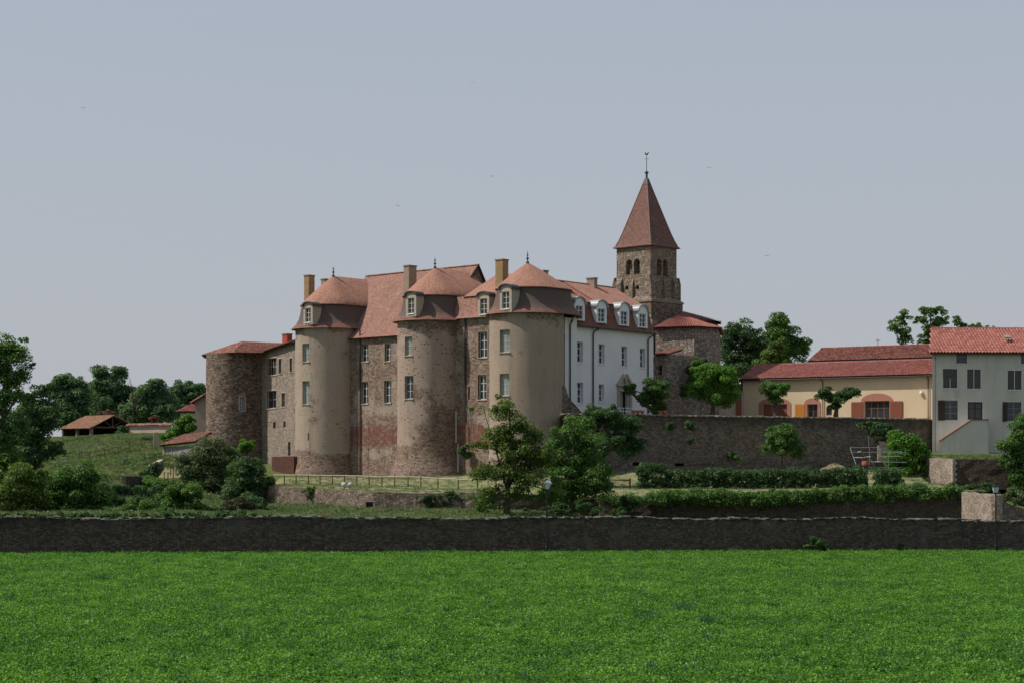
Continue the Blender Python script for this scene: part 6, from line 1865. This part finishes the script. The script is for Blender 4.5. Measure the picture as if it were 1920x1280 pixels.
shrub('low_bush', 'low bush between the maple trunk and the left lamp post', 'shrub', 141, [(985,960,16,9), (1000,965,14,6)], 'leaf_dark', .14, 1.0, seed=98)
shrub('dark_bush', 'small dark bush standing in the field against the field wall', 'shrub', 120.6, [(1530,1018,20,12), (1545,1024,10,7), (1516,1024,10,7)], 'leaf_dark', .11, 1.2, seed=99)
shrub('dark_weed', 'tiny dark weed against the foot of the field wall at the right', 'shrub', 123, [(1690,1024,12,6)], 'leaf_dark', .1, 1.0, seed=100)
shrub('dark_understorey', 'deep green bushes filling the gap below the ash tree', 'shrub', 145, [(1060,950,30,14), (1180,945,30,16), (1110,955,20,8), (1085,945,26,14)], 'leaf_dark', .16, .9, seed=101, depth=.5)
# left side
tree('poplar_left', 'tall ragged tree at the left edge of the view', 'tree', (-12,960), 150, [(10,655,34,26), (35,665,26,26), (5,700,40,32), (40,700,22,24), (-20,670,40,40), (15,745,36,24), (-15,760,44,40), (62,682,8,6), (45,640,14,10), (-10,820,50,40), (10,870,40,40), (40,800,26,26), (20,720,30,24)], 'leaf_mid', .2, .85, .35, .35, seed=111, limbs=12)
wood = []
for k in range(11): wood.append((88+k*29, 772+(k*37 % 11), 24, 30, (k % 3)*4))
for k in range(6): wood.append((-120+k*36, 800, 28, 30, 0))
o_, _c, _r = leaves_obj('far_wood', M['leaf_far'], wood, 352, 500, .42, .9, cap=30000)
tag(o_, 'unbroken far wood behind the hill trees', kind='stuff')
tree('leafy_tree_left', 'loose dark tree between the left edge tree and the background woods', 'tree', (70,900), 172, [(75,735,22,18), (95,720,10,8), (50,745,24,16), (85,765,28,22), (40,785,34,28), (70,805,34,24), (15,820,38,28), (95,790,16,14), (60,850,40,34), (30,880,40,34), (100,845,20,18)], 'leaf_dark', .22, .9, .25, .35, seed=112, limbs=10)
far = [((125,830), [(128,712,30,18), (108,730,22,22), (150,740,26,26), (125,770,36,34)], 'broad far tree above the left end of the open barn'),
       ((205,830), [(190,705,24,20), (225,700,18,18), (205,725,36,26), (240,740,22,24), (200,760,44,30)], 'tallest far tree above the open barn'),
       ((165,830), [(165,742,26,26), (170,770,34,26)], 'dark far tree directly behind the open barn roof'),
       ((285,830), [(285,735,30,24), (270,760,26,26), (305,765,30,30)], 'rounded far tree right of the open barn'),
       ((345,830), [(340,728,24,18), (365,735,24,22), (345,755,34,28), (380,755,22,26)], 'far tree just left of the round rubble tower'),
       ((70,840), [(60,770,34,24), (90,790,30,24)], 'low far tree left of the open barn'),
       ((255,835), [(245,775,24,20), (262,785,22,16)], 'low dark far tree right behind the open barn')]
for i, (b_, ell, lb) in enumerate(far):
    tree('far_tree', lb, 'tree', b_, 325+6*(i % 3)+(-20 if i in (5,) else 0), ell, 'leaf_far', .38, .95, .35, .35, 'trees on the far left hill', 120+i, limbs=6)
m = MB(); rt = random.Random(8); b_ = W(250,760,318)
for k in range(7):
    e_ = b_+Vector((rt.uniform(-1.5,2.2), 0, rt.uniform(2,5.2))); m.tube([b_-Vector((0,0,3)), b_, b_.lerp(e_,.5)+Vector((.3,0,0)), e_], [.2,.12,.07,.03], 5)
tag(m.build('bare_tree', M['bark']), 'bare branched dead treetop poking out above the far trees', 'tree')
shrub('rusty_tree', 'rusty leaved small tree just behind the barn roof ridge', 'tree', 300, [(205,782,20,14), (222,790,12,10), (192,785,12,8)], 'leaf_red', .3, .9, seed=131)
shrub('maroon_shrub', 'maroon leaved shrub before the far trees right of the barn', 'shrub', 300, [(288,788,10,12)], 'leaf_red', .26, .8, seed=132)
shrub('bright_bush_left', 'bright green bush beside the pinkish house above the shed', 'shrub', 200, [(345,800,22,18), (330,812,26,14), (355,785,14,10), (312,822,18,10)], 'leaf_bright', .2, 1.1, seed=133)
shrub('barn_bush', 'small dark bush at the right corner of the open barn', 'shrub', 284, [(233,805,10,10)], 'leaf_dark', .26, 1, seed=134)
shrub('elder_bush', 'large elder bush with pale blossom below the round rubble tower', 'shrub', 165, [(395,840,32,24), (375,860,30,28), (410,870,34,34), (365,890,30,30), (400,905,38,30), (380,930,44,28), (430,850,16,20), (360,950,40,18), (345,870,20,24), (420,945,40,20)], 'leaf_elder', .17, 1.1, seed=135, cap=26000)
shrub('dark_bush_tower', 'dark bush to the right of the elder, before the stone wing', 'shrub', 161, [(455,880,28,28), (480,885,28,34), (450,915,40,30), (485,925,30,24), (440,940,34,22), (505,905,12,30), (480,945,34,18)], 'leaf_dark', .17, 1.15, seed=136, cap=26000)
tree('ivy_stump', 'small bright topped tree rising before the stone tower foot', 'tree', (462,880), 166, [(463,830,19,11), (455,840,12,10), (472,836,12,9)], 'leaf_bright', .16, 1.2, .18, .5, seed=137, limbs=4)
shrub('big_bush_left', 'largest rounded bush behind the field wall at the lower left', 'shrub', 136, [(130,895,44,30), (165,905,38,32), (100,915,44,30), (150,935,54,30), (190,935,24,24), (95,945,50,26), (170,952,44,18)], 'leaf_mid', .17, 1.05, seed=138, cap=30000)
shrub('olive_bush_left', 'yellowish green bush at the lower left edge', 'shrub', 133, [(30,900,40,30), (60,925,40,30), (5,930,44,34), (-20,905,40,34), (70,890,24,18), (30,950,50,22)], 'leaf_maple', .17, 1.0, seed=139, cap=28000)
shrub('middle_bush', 'dark bush behind the field wall left of the elder', 'shrub', 139, [(345,925,36,24), (325,945,36,22), (365,955,34,16), (315,925,22,16), (390,960,30,12)], 'leaf_mid', .16, 1.1, seed=140)
shrub('brown_bush', 'olive brown scrub behind the field wall below the dark bush', 'shrub', 138, [(430,950,26,14), (455,945,20,16), (410,958,26,8)], 'leaf_brown', .14, 1.0, seed=141)
shrub('low_scrub', 'low scrub behind the field wall right of the big rounded bush', 'shrub', 133, [(235,955,40,14), (270,952,36,15), (205,958,26,12), (300,958,26,12)], 'leaf_mid', .14, 1.0, seed=142)
def gpt(px, Y, dz=0): x = xat(px, Y); return Vector((x, Y, gz(x, Y)+dz))
me = hedge_mesh('dark_hedge', M['leaf_dark'], [(gpt(212,152),1.4), (gpt(305,152),1.4)], .9, 143, .15, 1.0)
tag(link_obj('dark_hedge', me), 'low dark hedge across the slope below the small grass plot', 'hedge')
me = hedge_mesh('path_hedge', M['leaf_mid'], [(gpt(268,166),1.1), (gpt(305,163),1.1), (gpt(335,164),1.0)], .8, 144, .15, 1.0)
tag(link_obj('path_hedge', me), 'pale green hedge at the foot of the dry path', 'hedge')
shrub('clipped_bush', 'rounded bush beside the upper kerb wall of the dry path', 'shrub', 172, [(275,890,12,13), (285,880,12,12), (292,872,9,8)], 'leaf_dark', .16, 1.2, seed=145)
shrub('wall_end_bush', 'dark bushes between the ivy band and the sunlit wall at the right', 'shrub', 150, [(1795,915,18,12), (1818,913,18,11), (1845,915,20,11), (1868,918,16,10)], 'leaf_dark', .16, 1.0, seed=147)
shrub('shade_bush', 'deep green bushes between elder and low terrace wall, behind the field wall', 'shrub', 146, [(455,945,30,20), (485,950,26,18), (425,950,26,16), (505,955,14,12)], 'leaf_dark', .16, 1.0, seed=1480)
shrub('slope_thicket', 'dark thicket filling the slope below the low garden hedge', 'shrub', 142, [(225,945,30,16), (262,942,28,14), (292,945,24,16), (205,935,18,18)], 'leaf_dark', .16, 1.0, seed=148)
strip = [(k*26+8, 966+(k*5 % 4), 18, 10+(k*7 % 7), (k % 3)*2.5) for k in range(19)]
shrub('wall_foot_scrub', 'long low strip of scrub right behind the field wall at the lower left', 'shrub', 121, strip, 'leaf_dark', .14, .9, seed=149, k_per=7)
shrub('tree_foot_bush', 'dark bushes behind the field wall between ash tree and ivy band', 'shrub', 140, [(1035,955,20,10), (1060,962,22,8), (1115,958,22,11), (1095,950,18,12), (1155,962,20,8)], 'leaf_dark', .15, 1.0, seed=1491)
shrub('tall_weeds', 'grey green tall weeds on the slope left of the dry path', 'plant', 185, [(255,868,26,12), (235,876,20,10), (285,858,14,8), (215,885,22,8)], 'leaf_far', .17, .8, seed=146, depth=.6)
for i, (a, b, Yw, rx, ry) in enumerate(((60,850,205,26,7), (185,840,250,24,5), (100,846,225,26,6), (230,815,276,20,9), (150,885,180,20,7), (275,820,265,16,8))):
    shrub('meadow_scrub', ['scrubby tuft at the left edge of the meadow', 'wide pale scrub just below the open barn', 'scrub patch in the middle of the meadow left', 'tall grasses right of the open barn', 'scrub patch below the timber handrail foot', 'grassy scrub above the gate pillar'][i], 'plant', Yw, [(a,b,rx,ry)], 'leaf_far', .2, .7, group='scrub patches in the meadow', seed=150+i, depth=.8)

# ------------------------------------------------------------------ birds
def bird(px, py, Y, roll, label):
    m = MB(); c = W(px, py, Y); s = .22
    m.lathe(c-Vector((0,0,0)), [(0,-.06),(.05,-.03),(.05,.03),(0,.06)], 6)
    for sg in (-1, 1):
        a = c; b = c+Vector((sg*s, .05, .08+roll*sg*.1)); d = c+Vector((sg*s*1.9, .12, .0+roll*sg*.2)); e = c+Vector((sg*s*.8, -.12, .03))
        m.face([a, b, e]); m.face([b, d, e])
    tag(m.build('bird', M['iron']), label, 'bird', 'swifts in the sky')
bird(156,203,230,.5,'tiny bird high at the upper left of the sky'); bird(747,386,230,-.4,'tiny bird above the middle tower roofs'); bird(921,331,230,.2,'tiny bird left of the spire, level with its tip')
bird(1329,315,230,.3,'tiny bird right of the weathercock'); bird(885,155,260,0,'tiny bird near the top of the sky'); bird(1438,480,240,.2,'tiny bird low in the sky right of the belfry')

# ------------------------------------------------------------------ crop and grass
tufts = []
for k in range(5):
    tufts.append(blades_mesh('clover_tuft', M['crop'], 56, .19, .34, .052, 200+k, .3, .86))
V = []; nxs = 24
rows_ = list(np.linspace(40, 1, 40)); 
ysl = list(np.linspace(36, 123, 34)); VV_ = []; FF_ = []
me = bpy.data.meshes.new('crop_area')
for y in ysl:
    for i in range(nxs+1):
        f_ = i/nxs*2-1; x = f_*(y*.36+3)
        yy = min(y, wall_y(x)-.35)
        VV_.append((x, yy, field_z(x)))
for j in range(len(ysl)-1):
    for i in range(nxs):
        a, b, c_, d_ = j*(nxs+1)+i, j*(nxs+1)+i+1, (j+1)*(nxs+1)+i+1, (j+1)*(nxs+1)+i
        if (VV_[d_][1]-VV_[a][1]) < .02 and (VV_[c_][1]-VV_[b][1]) < .02: continue
        FF_.append((a, b, c_, d_))
me.from_pydata(VV_, [], FF_)
scatter('clover_crop', me, tufts, 26.0, .6, 1.4, 3, 'dense bright green clover crop covering the field')
weeds = [((1283,1142), 66, .55, .55), ((1323,1165), 62, .4, .5), ((1215,1155), 64, .5, .35), ((192,1085), 76, .5, .4), ((12,1068), 80, .6, .35), ((430,1050), 98, .6, .3), ((1570,1095), 74, .5, .35), ((1310,1092), 74, .7, .3)]
wl_ = ['largest dark grass tuft in the field, right of centre', 'narrow upright grass tuft right of the largest tuft', 'loose blue green grass tuft left of the largest tuft', 'dark grass tuft in the far left of the field', 'grass tuft at the left edge of the field', 'faint grass tuft close to the field wall at the left', 'low dark grass tuft at the right of the field', 'blue green tuft just beyond the largest tuft']
for i, ((px, py), Yw, rad, hh) in enumerate(weeds):
    me = blades_mesh('grass_tuft', M['weed'], 340, rad*1.1, hh*.55+.36, .05, 300+i, .3, .4)
    o = link_obj('grass_tuft', me); Yg = (EYE-field_z(xat(px, Yw))-.3)*FOC/(py-HZ)
    o.location = (xat(px, Yg), Yg, field_z(xat(px, Yg))); tag(o, wl_[i], 'grass tuft', 'wild grass tufts in the clover')
# meadow grass on the left hill and strip behind the wall
gt = [blades_mesh('meadow_tuft', M['grass'], 40, .35, .34, .09, 400+k, .35, .2) for k in range(4)]
VV_, FF_ = [], []
ysl = list(np.linspace(126, 300, 60)); nxs = 26
for y in ysl:
    for i in range(nxs+1):
        x = xat(-20, y) + (xat(470, y)-xat(-20, y))*i/nxs
        VV_.append((x, y, gz(x, y)))
me = bpy.data.meshes.new('meadow_area')
me.from_pydata(VV_, [], [(j*(nxs+1)+i, j*(nxs+1)+i+1, (j+1)*(nxs+1)+i+1, (j+1)*(nxs+1)+i) for j in range(len(ysl)-1) for i in range(nxs)])
scatter('meadow_grass', me, gt, 3.2, .6, 1.3, 5, 'rough meadow grass on the left hillside')
VV_, FF_ = [], []
nxs = 40
for j in range(8):
    for i in range(nxs+1):
        x = -24 + 66*i/nxs; y0 = wall_y(x)+1.2; y = y0 + (front_y(x)-.8-y0)*j/7
        VV_.append((x, y, gz(x, y)))
me = bpy.data.meshes.new('verge_area')
me.from_pydata(VV_, [], [(j*(nxs+1)+i, j*(nxs+1)+i+1, (j+1)*(nxs+1)+i+1, (j+1)*(nxs+1)+i) for j in range(7) for i in range(nxs)])
scatter('verge_grass', me, gt, 3.5, .45, 1.0, 6, 'grass strip between the field wall and the terrace walls')
lt = [blades_mesh('lawn_tuft', M['grass'], 26, .4, .12, .06, 500+k, .5, .1) for k in range(3)]
VV_ = []
for j in range(14):
    for i in range(nxs+1):
        x = -22.5 + 62*i/nxs; y0 = front_y(x)+.6; y = y0 + (178-y0)*j/13
        VV_.append((x, y, lz(x, y)))
me = bpy.data.meshes.new('lawn_area')
me.from_pydata(VV_, [], [(j*(nxs+1)+i, j*(nxs+1)+i+1, (j+1)*(nxs+1)+i+1, (j+1)*(nxs+1)+i) for j in range(13) for i in range(nxs)])
scatter('lawn_grass', me, lt, 2.5, .6, 1.2, 7, 'short dry grass of the castle lawn')

weedt = [blades_mesh('field_weed', M['weed'], 60, .28, .46, .05, 600+k, .3, .3) for k in range(4)]
me = bpy.data.meshes['crop_area'].copy() if 'crop_area' in bpy.data.meshes else None
if me: scatter('field_weeds', me, weedt, .32, .6, 1.25, 11, 'bluish grasses growing through the clover crop')

VV_ = []
for j in range(3):
    for i in range(81):
        x = -42 + i*1.0; VV_.append((x, wall_y(x)-1.3+.42*j, field_z(x)+.05))
me = bpy.data.meshes.new('wall_foot_area')
me.from_pydata(VV_, [], [(j*81+i, j*81+i+1, (j+1)*81+i+1, (j+1)*81+i) for j in range(2) for i in range(80)])
scatter('wall_foot_weeds', me, tufts+weedt, 3.0, .6, 1.25, 13, 'uneven weeds along the foot of the field wall')
VV_ = [(x, y, 6.0 if y > 168 else 5.75) for y in (162.5, 166, 170, 174, 178, 182) for x in (41.5, 46, 52, 60, 70)]
me = bpy.data.meshes.new('garden_area')
me.from_pydata(VV_, [], [(j*5+i, j*5+i+1, (j+1)*5+i+1, (j+1)*5+i) for j in range(5) for i in range(4)])
scatter('garden_grass', me, gt, 4.0, .5, 1.0, 15, 'rough grass in front of the grey house')
